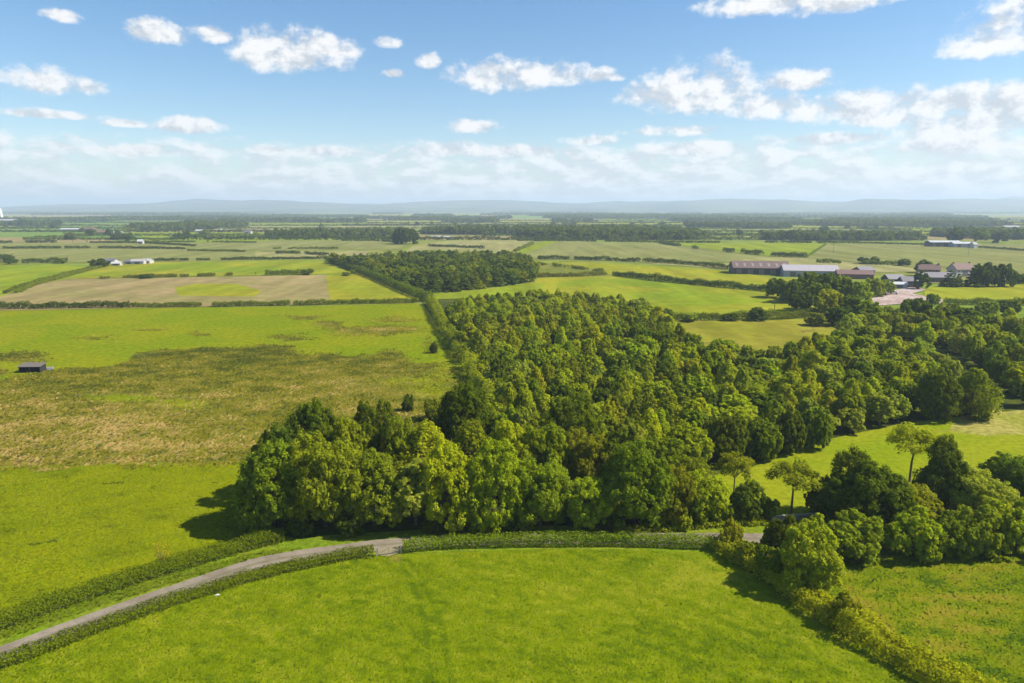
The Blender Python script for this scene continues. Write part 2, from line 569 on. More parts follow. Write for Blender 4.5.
def rough_fn(nt, co, c, n1, n2):
    nr = nt.noise(co, 0.22, 6, 0.68, 0.6)
    k = nt.sm(nt.add(nt.attr('rough'), nt.mul(nt.sub(nr, 0.5), 1.1)), 0.36, 0.66)
    nf = nt.noise(nt.mapping(co, (1, 0.5, 1), (0, 0, 0.3)), 0.65, 6, 0.72, 0.5)
    nm = nt.noise(co, 0.09, 5, 0.65, 1.0)
    rc = nt.mix(nt.sm(nf, 0.40, 0.62), (0.062, 0.076, 0.012), (0.15, 0.155, 0.025))
    rc = nt.mix(nt.sm(nm, 0.45, 0.62, 0, 0.6), rc, (0.125, 0.15, 0.012))
    tk = nt.mul(nt.attr('tan'), nt.sm(nf, 0.42, 0.60))
    rc = nt.mix(nt.mul(tk, 0.85), rc, (0.295, 0.215, 0.075))
    rc = nt.mix(nt.mul(nt.attr('dark'), 0.45), rc, (0.07, 0.075, 0.02))
    return nt.mix(k, c, rc)


M_ROUGH = ground_mat('rough_pasture_grass', (0.128, 0.168, 0.003), (0.165, 0.18, 0.004), 0.03, 0.55, bump=0.3, contrast=0.28, attr_fn=rough_fn)
pl = gp([(-90, 312), (0, 309.5), (200, 307.5), (300, 306.5), (415, 303.5), (428, 308), (447, 335), (470, 365), (492, 392), (520, 470), (330, 490), (243, 460), (120, 463), (0, 466), (-90, 472)])
sheet('rough_pasture', wob(pl, 0.6, 4.0, 4), M_ROUGH, cut=2.0, attrs=rough_attrs)

# --- right corner rough field
def corner_attrs(x, y):
    px, py = proj(x, y)
    n = vnoise(x / 6, y / 6, 21, 3) - 0.5
    r = np.exp(-((px - 915) / 60) ** 2 - ((py - 620 + n * 30) / 20) ** 2) + 0.8 * np.exp(-((px - 860) / 20) ** 2 - ((py - 575) / 9) ** 2)
    r += 0.7 * np.exp(-((px - 960) / 50) ** 2 - ((py - 660) / 14) ** 2) + 0.55 * np.exp(-((px - 960) / 40) ** 2 - ((py - 563) / 4) ** 2)
    return {'rough': np.clip(r, 0, 1), 'yel': sstep(930, 1020, px + n * 120) * sstep(620, 580, py)}


def corner_fn(nt, co, c, n1, n2):
    nr = nt.noise(co, 0.5, 6, 0.7, 0.8)
    nf = nt.noise(co, 1.3, 6, 0.72, 0.3)
    c = nt.mix(nt.sm(nf, 0.5, 0.66, 0, 0.55), c, (0.05, 0.11, 0.008))
    c = nt.mix(nt.mul(nt.attr('yel'), 0.7), c, (0.22, 0.20, 0.008))
    k = nt.sm(nt.add(nt.attr('rough'), nt.mul(nt.sub(nr, 0.5), 1.5)), 0.42, 0.72)
    return nt.mix(k, c, nt.mix(nt.sm(nf, 0.4, 0.62), (0.075, 0.08, 0.010), (0.18, 0.16, 0.02)))


M_CORNER = ground_mat('tussock_grass', (0.115, 0.165, 0.006), (0.15, 0.18, 0.006), 0.06, 0.9, bump=0.3, contrast=0.3, attr_fn=corner_fn)
sheet('tussock_field', gp([(800, 590), (840, 556), (920, 552), (1060, 546), (1150, 560), (1150, 720), (985, 730)]), M_CORNER, cut=1.2, attrs=corner_attrs)

# --- strip of grass between the wood and the lane-side trees
M_STRIP = ground_mat('strip_grass', (0.155, 0.20, 0.005), (0.195, 0.215, 0.008), 0.04, 0.9, patch=(0.24, 0.19, 0.055), patch_amt=0.02, bump=0.2, contrast=0.24)
sheet('grass_strip', gp([(690, 520), (690, 470), (760, 440), (850, 415), (960, 405), (985, 380), (1010, 392), (1110, 398), (1110, 540), (930, 545), (800, 530)]), M_STRIP)
M_TAN = ground_mat('dry_grass', (0.26, 0.235, 0.06), (0.20, 0.205, 0.03), 0.08, 0.7, patch=(0.09, 0.08, 0.02), patch_amt=-0.01, bump=0.15)
sheet('dry_grass_patch', wob(gp([(962, 414), (985, 404), (1050, 404), (1060, 433), (985, 436), (948, 432)]), 0.8, 3, 2), M_TAN)

# --- ground under the trees, verges
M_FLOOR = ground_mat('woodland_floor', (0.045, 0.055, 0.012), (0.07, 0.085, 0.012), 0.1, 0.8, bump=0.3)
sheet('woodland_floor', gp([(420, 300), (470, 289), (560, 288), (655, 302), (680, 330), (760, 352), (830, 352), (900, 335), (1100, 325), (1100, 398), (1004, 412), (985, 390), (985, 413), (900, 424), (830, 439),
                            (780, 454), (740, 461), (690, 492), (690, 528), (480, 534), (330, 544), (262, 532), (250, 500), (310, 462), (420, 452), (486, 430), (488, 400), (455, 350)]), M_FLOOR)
M_VERGE = ground_mat('verge_grass', (0.115, 0.17, 0.008), (0.15, 0.18, 0.012), 0.15, 1.2, bump=0.25)
sheet('verge', gp([(-60, 650), (0, 622), (120, 583), (250, 547), (330, 535), (480, 527), (690, 524), (780, 522), (850, 540), (850, 560), (760, 560), (560, 549), (400, 554), (300, 566), (120, 620), (0, 666), (-60, 690)]), M_VERGE)

# --- lane
M_ROAD, nt, out = new_mat('worn_tarmac')
co = nt.new('ShaderNodeTexCoord').outputs['Object']
c = nt.mix(nt.sm(nt.noise(co, 0.35, 5, 0.65), 0.35, 0.65), (0.175, 0.145, 0.108), (0.24, 0.202, 0.155))
c = nt.mix(nt.sm(nt.attr('mid'), 0.72, 1.0, 0, 0.55), c, (0.10, 0.10, 0.05))
c = nt.mix(1.0, c, nt.grey(nt.sm(nt.noise(co, 5, 4, 0.7), 0.3, 0.7, 0.85, 1.12)), 'MULTIPLY')
d = nt.new('ShaderNodeBsdfDiffuse'); nt.put(d.inputs[0], c); nt.l.new(d.outputs[0], out.inputs[0])


def ribbon(name, pts, w, mat, z):
    P = np.asarray(pts)
    T = np.gradient(P, axis=0); T /= np.linalg.norm(T, axis=1)[:, None]
    N = np.stack([-T[:, 1], T[:, 0]], 1)
    off = [-1, -0.5, 0, 0.5, 1]
    jit = (vnoise(np.arange(len(P)) / 3.0, np.zeros(len(P)), 3, 3) - 0.5) * 0.22
    V = np.concatenate([np.c_[P + N * (o * (w / 2 + jit[:, None] * abs(o))), np.full(len(P), z)] for o in off])
    n = len(P)
    FQ = [(k * n + i, k * n + i + 1, (k + 1) * n + i + 1, (k + 1) * n + i) for k in range(4) for i in range(n - 1)]
    FQ = [f[::-1] for f in FQ]
    me = np_mesh(name, V, FQ)
    a = me.attributes.new('mid', 'FLOAT', 'POINT')
    a.data.foreach_set('value', np.repeat([0.0, 0.6, 1.0, 0.6, 0.0], n).astype(np.float32))
    return tag(link(name, me, None, mat), kind='structure')


ROAD = bez(gp([(-130, 700), (-40, 669), (0, 655), (100, 618), (200, 583), (262, 563), (330, 552), (400, 544), (500, 540), (620, 539), (745, 539), (800, 541), (880, 545), (1000, 548), (1120, 545)]), 16)
ribbon('lane', ROAD, 3.5, M_ROAD, 0.11)
M_CONC = plain('trodden_earth', (0.24, 0.185, 0.115), 0.9, 0.35, 1.0)
sheet('gateway_apron', gp([(378, 549), (399, 546), (402, 553), (388, 557), (378, 556)]), M_CONC, z=0.115)

# ------------------------------------------------------------------ middle distance fields
OL = (0.175, 0.175, 0.055); OL2 = (0.155, 0.165, 0.045)
YG = (0.185, 0.205, 0.012); YG2 = (0.22, 0.21, 0.015)
BG = (0.145, 0.195, 0.010); BG2 = (0.18, 0.21, 0.012)
TN = (0.25, 0.19, 0.085); TN2 = (0.19, 0.165, 0.06)
FM = {}


def fm(key):
    if key not in FM:
        spec = dict(olive=(OL, OL2, None, 0), yellow=(YG, YG2, (0.12, 0.135, 0.02), -0.02), bright=(BG, BG2, None, 0), tan=(TN, TN2, None, 0), pale=((0.23, 0.21, 0.09), (0.2, 0.2, 0.06), None, 0),
                    brown=((0.175, 0.145, 0.05), (0.145, 0.14, 0.035), (0.11, 0.115, 0.025), 0.0), green=((0.11, 0.18, 0.03), (0.13, 0.19, 0.03), None, 0), roughyellow=((0.17, 0.17, 0.015), (0.20, 0.185, 0.02), (0.12, 0.09, 0.025), 0.06),
                    scrub=((0.12, 0.135, 0.02), (0.16, 0.16, 0.03), (0.06, 0.07, 0.015), 0.06), mixed=(BG, YG2, (0.11, 0.11, 0.025), 0.0), red=((0.27, 0.15, 0.10), (0.2, 0.15, 0.08), None, 0))[key]
        FM[key] = ground_mat('field_' + key, spec[0], spec[1], 0.016, 0.12, 0.05, patch=spec[2], patch_amt=spec[3], bump=0, contrast=0.16, rot=1.35)
    return FM[key]


MID = [
    ('bright', [(-60, 303), (0, 300), (60, 283), (100, 268), (60, 265), (-60, 266)]),
    ('tan', [(-60, 312), (0, 297), (33, 285), (70, 279), (170, 278), (326, 275), (330, 304), (150, 308)]),
    ('yellow', [(326, 275), (360, 274), (420, 300), (415, 303), (330, 303)]),
    ('yellow', [(178, 296), (175, 288), (195, 284), (236, 284), (262, 291), (255, 297)]),
    ('mixed', [(33, 285), (70, 279), (170, 277), (330, 274.5), (356, 274), (326, 261), (150, 262.5), (108, 265)]),
    ('olive', [(-40, 263), (150, 262), (256, 259.5), (327, 259.2), (300, 254), (180, 249), (-40, 249)]),
    ('olive', [(-40, 248.6), (185, 248.6), (248, 251), (330, 250), (256, 243), (-40, 243)]),
    ('tan', [(-40, 242.6), (115, 242.5), (112, 238), (-40, 237.5)]),
    ('pale', [(255, 259), (327, 258.5), (365, 255), (370, 251), (330, 251), (256, 252.5)]),
    ('olive', [(256, 250), (330, 249.5), (400, 250), (410, 244), (395, 240.5), (256, 241)]),
    ('bright', [(142, 242), (256, 242), (300, 239), (256, 235), (142, 234.5)]),
    ('green', [(-40, 236.8), (112, 237), (142, 236), (125, 231.5), (-40, 231.5)]),
    ('pale', [(404, 254), (420, 250), (512, 254), (520, 251), (530, 240.5), (450, 240.5), (412, 246)]),
    ('olive', [(517, 258.5), (560, 259.5), (640, 262), (730, 262), (775, 258), (720, 251), (660, 243.5), (560, 241), (545, 241)]),
    ('bright', [(515, 252), (545, 241), (560, 240.6), (552, 244), (521, 255)]),
    ('bright', [(665, 243.5), (768, 242.5), (826, 244), (815, 252), (806, 257), (768, 256), (722, 251)]),
    ('olive', [(826, 244), (1080, 244), (1080, 266), (1024, 268), (900, 267), (806, 257.5), (815, 252)]),
    ('pale', [(640, 263), (735, 263.5), (745, 259), (768, 257.5), (800, 258), (915, 268), (915, 272), (838, 273), (735, 270)]),
    ('yellow', [(540, 262), (600, 263), (700, 269), (735, 272), (772, 278), (768, 290), (700, 284), (614, 275.5), (560, 268)]),
    ('scrub', [(530, 262), (560, 264), (606, 271), (604, 278), (560, 278), (520, 277)]),
    ('mixed', [(500, 296), (540, 278), (614, 276.5), (700, 285), (768, 292), (830, 300), (815, 318), (768, 319), (668, 318), (600, 302)]),
    ('bright', [(432, 300), (430, 292), (480, 290), (535, 283), (545, 284), (540, 296)]),
    ('roughyellow', [(640, 322), (672, 321), (768, 321), (870, 316), (870, 340), (800, 352), (690, 352)]),
    ('yellow', [(922, 302), (926, 287), (970, 285), (1080, 284), (1080, 305), (1000, 304)]),
    ('olive', [(915, 268), (1024, 268), (1080, 267), (1080, 283), (925, 284)]),
    ('yellow', [(738, 278), (800, 279), (845, 282), (845, 300), (800, 297), (770, 290)]),
]
ZOFF[0] = 0.16
for key, p in MID:
    sheet('field', gp(p), fm(key))
# farmyard and drive
M_YARD = ground_mat('yard_concrete', (0.30, 0.22, 0.19), (0.37, 0.30, 0.27), 0.05, 0.5, bump=0)
sheet('farmyard', gp([(868, 301), (880, 294), (915, 286), (926, 290), (912, 294), (944, 300), (940, 304), (905, 304), (880, 306)]), M_YARD)
M_TRACK = ground_mat('farm_track', (0.34, 0.29, 0.23), (0.28, 0.25, 0.18), 0.05, 0.5, bump=0)

# ------------------------------------------------------------------ far patchwork of fields
def field_color():
    return random.choice(['olive', 'olive', 'pale', 'green', 'green', 'bright', 'bright', 'bright', 'yellow', 'tan'])


bands = [1140, 1310, 1520, 1780, 2100, 2500, 3000, 3700, 4700, 6200]
CELLS = []
for b0, b1 in zip(bands[:-1], bands[1:]):
    x = -0.86 * b1
    while x < 0.86 * b1:
        w = random.uniform(0.16, 0.42) * b1
        j = [random.uniform(-0.03, 0.03) * b0 for _ in range(2)]
        CELLS.append((x, x + w, b0, b1))
        sheet('far_field', [(x, b0), (x + w, b0 + j[1]), (x + w + j[0], b1), (x, b1 + j[0] * .5)], fm(field_color()), z=0.02 + random.random() * 0.12)
        x += w

# ------------------------------------------------------------------ foliage builders
def unit(v): return v / np.maximum(np.linalg.norm(v, axis=1)[:, None], 1e-9)


def leaf_faces(P, N, size, asp=0.75):
    """one irregular four-cornered leaf cluster at every point"""
    n = len(P)
    r = unit(RNG.normal(size=(n, 3)))
    U = unit(np.cross(N, r)); V = np.cross(N, U)
    s = (size * RNG.uniform(0.55, 1.35, n))[:, None]
    k = RNG.uniform(0.7, 1.2, (n, 4, 1))
    q = np.stack([P + U * s * k[:, 0], P + V * s * asp * k[:, 1], P - U * s * k[:, 2], P - V * s * asp * k[:, 3]], 1)
    return q.reshape(-1, 3), np.arange(n * 4).reshape(n, 4)


def puffs(C, R, n_leaf, leaf, out_dir=None, flat=1.0, jitter=0.55, bias=0.55, core=0.72):
    """leaf clusters round puff centres C with radii R"""
    Ps, Ns = [], []
    for i in range(len(C)):
        n = max(6, int(n_leaf * RNG.uniform(0.8, 1.2)))
        d = unit(RNG.normal(size=(n, 3)))
        if out_dir is not None: d = unit(d + out_dir[i] * bias)
        rr = R[i] * RNG.uniform(core, 1.08, n)[:, None]
        p = d * rr; p[:, 2] *= flat
        Ps.append(C[i] + p)
        nn = d.copy(); nn[:, 2] /= max(flat, 0.3)
        Ns.append(unit(unit(nn) + RNG.normal(size=(n, 3)) * jitter * 0.45 + np.array([0, 0, 0.45])))
    P = np.concatenate(Ps); N = np.concatenate(Ns)
    v, f = leaf_faces(P, N, leaf)
    return v, f


def fib(n, zmin=-0.6):
    i = np.arange(n) + 0.5
    z = 1 - (1 - zmin) * i / n
    t = math.pi * (1 + 5 ** 0.5) * i + RNG.uniform(0, 6)
    r = np.sqrt(1 - z * z)
    return np.stack([r * np.cos(t), r * np.sin(t), z], 1)


def trunk_mesh(name, H, r0, tips, lean=0.3, n=7, start=0.25):
    mb = MB()
    top = Vector((RNG.uniform(-lean, lean), RNG.uniform(-lean, lean), H * 0.82))
    mid = Vector((RNG.uniform(-lean, lean) * 0.5, RNG.uniform(-lean, lean) * 0.5, H * 0.4))
    mb.tube([(0, 0, -0.3), (0, 0, 0.25), mid, top], [r0 * 1.45, r0, r0 * 0.7, r0 * 0.15], n)
    for tip in tips:
        tip = Vector(tip)
        zs = min(max(tip.z * RNG.uniform(0.45, 0.62), H * start), H * 0.6)
        t = zs / (H * 0.4)
        b = mid * min(t, 1) if t <= 1 else mid.lerp(top, min((zs - H * 0.4) / (H * 0.42), 1))
        b = Vector((b.x, b.y, zs))
        m_ = b.lerp(tip, 0.55) + Vector((0, 0, 0.06 * H))
        mb.tube([b, m_, tip], [r0 * 0.45, r0 * 0.26, r0 * 0.07], 5)
    return mb.mesh(name, True)


def crown_finish(name, v, f):
    return np_mesh(name, v, f, leaf=RNG.uniform(0, 1, len(f)))


def make_broad(H, R, base, lobes, per, n_leaf, leaf, lobe_r=0.42, squash=1.0, ragged=0.16, puff=0.30):
    cz = base + (H - base) * 0.48; c = (H - base) * 0.52
    L = fib(lobes, -0.75)
    L = unit(L + RNG.normal(size=L.shape) * 0.18)
    rr = RNG.uniform(0.62 - ragged, 0.62 + ragged * 0.6, lobes)[:, None]
    LC = L * rr * np.array([R, R, c]) + np.array([0, 0, cz])
    C, Rp, OD = [], [], []
    for i in range(lobes):
        lr = R * lobe_r * RNG.uniform(0.8, 1.15)
        d = unit(fib(per, -1.0) + RNG.normal(size=(per, 3)) * 0.25)
        d = unit(d + L[i] * 0.55)
        p = LC[i] + d * lr * RNG.uniform(0.62, 1.08, (per, 1)) * np.array([1, 1, squash])
        p[:, 2] = np.maximum(p[:, 2], base * 0.75 + 0.25)
        C.append(p); Rp.append(np.full(per, lr * puff) * RNG.uniform(0.55, 1.4, per)); OD.append(d)
    C.append(np.array([[0, 0, cz]])); Rp.append(np.array([R * 0.45])); OD.append(np.array([[0, 0, 1.0]]))
    C = np.concatenate(C); Rp = np.concatenate(Rp); OD = np.concatenate(OD)
    v, f = puffs(C, Rp, n_leaf, leaf, OD, core=0.5, jitter=0.8)
    return crown_finish('crown', v, f), trunk_mesh('trunk', H, 0.03 * H, [tuple(p) for p in LC[::max(1, lobes // 7)]])


def make_birch(H, R, base, n_p, n_leaf, leaf, droop=0.5):
    C, Rp, OD = [], [], []
    for i in range(n_p):
        t = (i + RNG.uniform(0, 1)) / n_p
        z = base + (H - base) * t
        prof = math.sin(math.pi * min(1, (0.16 + 0.84 * t)) ** 1.15) ** 0.75
        a = RNG.uniform(0, 2 * math.pi); r = R * prof * RNG.uniform(0.45, 1.0)
        C.append((r * math.cos(a), r * math.sin(a), z - droop * r * 0.4))
        Rp.append(R * RNG.uniform(0.24, 0.36) * (0.75 + 0.4 * prof)); OD.append((math.cos(a), math.sin(a), 0.35))
    C = np.array(C)
    v, f = puffs(C, np.array(Rp), n_leaf, leaf, np.array(OD), flat=1.25, jitter=0.9, core=0.35)
    return crown_finish('crown', v, f), trunk_mesh('trunk', H, 0.016 * H, [tuple(p) for p in C[::max(1, n_p // 8)]], 0.15)


def make_cone(H, R, base, lev, n_leaf, leaf, power=0.9):
    C, Rp, OD = [], [], []
    for i in range(lev):
        t = i / (lev - 1)
        z = base + (H - base) * (t * 0.97)
        r = R * (1 - t) ** power + 0.12
        k = max(3, int(9 * (1 - t) + 2))
        a0 = RNG.uniform(0, 6)
        for j in range(k):
            a = a0 + 2 * math.pi * j / k + RNG.uniform(-0.25, 0.25)
            q = r * RNG.uniform(0.55, 0.9)
            C.append((q * math.cos(a), q * math.sin(a), z - 0.22 * q + RNG.uniform(-0.2, 0.2)))
            Rp.append(max(0.28, r * 0.42)); OD.append((math.cos(a), math.sin(a), 0.5))
    v, f = puffs(np.array(C), np.array(Rp), n_leaf, leaf, np.array(OD), flat=0.75, jitter=0.9, core=0.4)
    return crown_finish('crown', v, f), trunk_mesh('trunk', H * 1.1, 0.016 * H, [], 0.08)


def make_pine(H, R, base, lobes, per, n_leaf, leaf):
    C, Rp, OD, tips = [], [], [], []
    for i in range(lobes):
        a = 2 * math.pi * i / lobes + RNG.uniform(-0.3, 0.3)
        r = R * RNG.uniform(0.25, 0.72)
        z = H - 0.8 - (r / R) ** 2 * (H - base) * 0.75 - RNG.uniform(0, 0.8)
        tips.append((r * math.cos(a), r * math.sin(a), z - 0.25))
        for j in range(per):
            b = RNG.uniform(0, 6.28); q = R * 0.3 * math.sqrt(RNG.uniform(0, 1))
            C.append((r * math.cos(a) + q * math.cos(b), r * math.sin(a) + q * math.sin(b), z + RNG.uniform(-0.5, 0.6)))
            Rp.append(R * 0.19); OD.append((0.3 * math.cos(a), 0.3 * math.sin(a), 0.8))
    v, f = puffs(np.array(C), np.array(Rp), n_leaf, leaf, np.array(OD), flat=0.85, jitter=0.9, core=0.4)
    return crown_finish('crown', v, f), trunk_mesh('trunk', H, 0.019 * H, tips, 0.35, start=0.5)


# prototypes: (crown mesh, trunk mesh, nominal height, nominal radius)
def proto(fn, k, H, R, mat, *a, **kw):
    out = []
    for _ in range(k):
        c, t = fn(H, R, *a, **kw)
        c.materials.append(mat); t.materials.append(BARK)
        out.append((c, t, H, R))
    return out


PR = {
    'big': proto(make_broad, 4, 14, 7, FOL, 0.2, 16, 24, 92, 0.24, 0.44),
    'bigsmall': proto(make_broad, 3, 10, 5, FOL, 0.2, 13, 20, 84, 0.22, 0.46),
    'round': proto(make_broad, 2, 7, 4, FOL, 0.1, 24, 13, 46, 0.26, 0.36, ragged=0.04),
    'bush': proto(make_broad, 4, 4, 3, FOL, 0.05, 10, 18, 60, 0.17, 0.46, ragged=0.2),
    'mid': proto(make_broad, 5, 7.5, 3.6, FOL, 0.6, 11, 12, 44, 0.32, 0.46, puff=0.36),
    'syc': proto(make_broad, 3, 8, 3.6, FOL, 0.6, 16, 10, 38, 0.32, 0.36, ragged=0.22, puff=0.38),
    'birch': proto(make_birch, 4, 9, 3.1, FOL, 0.8, 60, 70, 0.29),
    'nearbirch': proto(make_birch, 2, 13, 4, FOL, 1.0, 80, 120, 0.24),
    'larch': proto(make_cone, 4, 9, 2.9, NEEDLE, 0.6, 11, 60, 0.28, 0.5),
    'pine': proto(make_pine, 3, 11, 4.4, NEEDLE, 4.0, 14, 8, 44, 0.2),
    'far': proto(make_broad, 4, 9, 4, FARFOL, 0.3, 9, 7, 20, 0.62, 0.48, puff=0.42),
    'farcone': proto(make_cone, 3, 11, 2.8, FARFOL, 0.4, 8, 20, 0.6, 0.7),
    'farbush': proto(make_broad, 3, 3, 2.4, FARFOL, 0.0, 6, 4, 18, 0.45, 0.5, puff=0.5),
}
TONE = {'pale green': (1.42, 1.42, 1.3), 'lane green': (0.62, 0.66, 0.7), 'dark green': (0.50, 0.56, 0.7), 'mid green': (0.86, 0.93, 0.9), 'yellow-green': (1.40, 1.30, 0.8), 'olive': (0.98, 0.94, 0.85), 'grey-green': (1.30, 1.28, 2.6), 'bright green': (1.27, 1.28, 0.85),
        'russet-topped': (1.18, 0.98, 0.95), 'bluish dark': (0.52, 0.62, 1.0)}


def place(name, key, xy, H, R, tone, label, group=None, cat='tree', parts=True, z=0.0, var=0.13):
    c, t, H0, R0 = random.choice(PR[key])
    q = random.uniform(1 - var, 1 + var)
    col = [v * q * random.uniform(0.95, 1.05) for v in TONE[tone]]
    s = (R / R0 * random.uniform(.95, 1.05), R / R0 * random.uniform(.95, 1.05), H / H0)
    rz = random.uniform(0, 6.28)
    if parts:
        e = empty(name, (xy[0], xy[1], z), rz); e.scale = s
        link('trunk', t, e)
        o = link('crown', c, e); o.color = (*col, 1)
        return tag(e, label, cat, group)
    o = link(name, c); o.location = (xy[0], xy[1], z); o.rotation_euler = (0, 0, rz); o.scale = s; o.color = (*col, 1)
    return tag(o, label, cat, group)


def hedge(pts, w, h, label, group=None, tone='mid green', leaf=0.17, dens=26, rag=0.25, name='hedge', parts=True, mat=None, gaps=0.0):
    """a hedge along world points: leaf clusters over a lumpy bank, woody base inside"""
    P = np.asarray(pts, dtype=float)
    seg = np.linalg.norm(np.diff(P, axis=0), axis=1); S = np.r_[0, np.cumsum(seg)]; L = S[-1]
    per = 2 * h + w
    n = int(L * per * dens)
    s = RNG.uniform(0, L, n); u = RNG.uniform(0, per, n)
    sd = RNG.integers(1000)
    if gaps:
        keep = vnoise(s / (h * 5), np.zeros(n), sd + 5, 2) > gaps
        s, u = s[keep], u[keep]; n = len(s)
    cx = np.interp(s, S, P[:, 0]); cy = np.interp(s, S, P[:, 1])
    i = np.clip(np.searchsorted(S, s) - 1, 0, len(seg) - 1)
    T = (np.diff(P, axis=0) / seg[:, None])[i]
    Nx = np.stack([-T[:, 1], T[:, 0]], 1)
    hh = h * (1 + rag * 2 * (vnoise(s / (1.6 * h), np.full(n, 0.5), sd, 3) - 0.5))
    ww = w * (1 + rag * 1.6 * (vnoise(s / (1.3 * h), np.full(n, 9.5), sd + 3, 3) - 0.5))
    a = np.clip(u / per, 0, 1) * math.pi
    ca, sa = np.cos(a), np.sin(a)
    pw = 0.55
    ox = np.sign(ca) * np.abs(ca) ** pw; oz = np.abs(sa) ** pw
    lump = 1 + rag * 0.9 * (vnoise(s / (0.45 * h) + 3, u / (0.45 * h), sd + 7, 2) - 0.5)
    d = lump * RNG.uniform(0.72, 1.06, n)
    off = ox * ww / 2 * d
    X = cx + Nx[:, 0] * off; Y = cy + Nx[:, 1] * off; Zz = np.maximum(0.03, oz * hh * d)
    N = np.stack([Nx[:, 0] * ca, Nx[:, 1] * ca, sa + 0.1], 1)
    N = unit(unit(N) + RNG.normal(size=(n, 3)) * 0.42)
    c0 = P.mean(0)
    v, f = leaf_faces(np.stack([X - c0[0], Y - c0[1], Zz], 1), N, leaf)
    lf = RNG.uniform(0, 1, len(f))
    me = np_mesh('foliage', v, f, leaf=lf)
    me.materials.append(mat or FOL)
    col = [q * random.uniform(.93, 1.07) for q in TONE[tone]]
    if parts:
        e = empty(name, (c0[0], c0[1], 0))
        o = link('foliage', me, e); o.color = (*col, 1)
        mb = MB()
        k = int(L / 0.8)
        rail = [(np.interp(t_, S, P[:, 0]) - c0[0], np.interp(t_, S, P[:, 1]) - c0[1], 0.12) for t_ in np.linspace(0, L, max(3, int(L / 3)))]
        mb.tube(rail, [0.09] * len(rail), 4)
        for q in range(k):
            s_ = (q + 0.5) * L / k
            bx, by = np.interp(s_, S, P[:, 0]) - c0[0], np.interp(s_, S, P[:, 1]) - c0[1]
            jx, jy = random.uniform(-.15, .15), random.uniform(-.15, .15)
            mb.tube([(bx, by, -0.1), (bx + jx * .4, by + jy * .4, h * .25), (bx + jx, by + jy, h * .42)], [0.05, 0.04, 0.015], 4)
        link('woody_stem_growth', mb.mesh('woody_stem_growth'), e, BARK)
        return tag(e, label, 'hedge', group)
    o = link(name, me); o.location = (c0[0], c0[1], 0); o.color = (*col, 1)
    return tag(o, label, 'hedge', group)


# ------------------------------------------------------------------ hand placed trees and bushes
def height_for(x, y, ytop):
    z = 8.0
    for _ in range(30):
        z += (proj(x, y, z)[1] - ytop) * 0.8 * y / F
    return max(1.0, z)


TAKEN = []                                         # (x, y, r) of what stands already


def tree_at(px, ytop, ybase, R, key, tone, label, name='broadleaf_tree', cat='tree', group=None, grow=1.0):
    x, y = G(px, ybase)
    H = height_for(x, y, ytop) * grow
    TAKEN.append((x, y, R * 0.8))
    return place(name, key, (x, y), H, R, tone, label, group, cat)


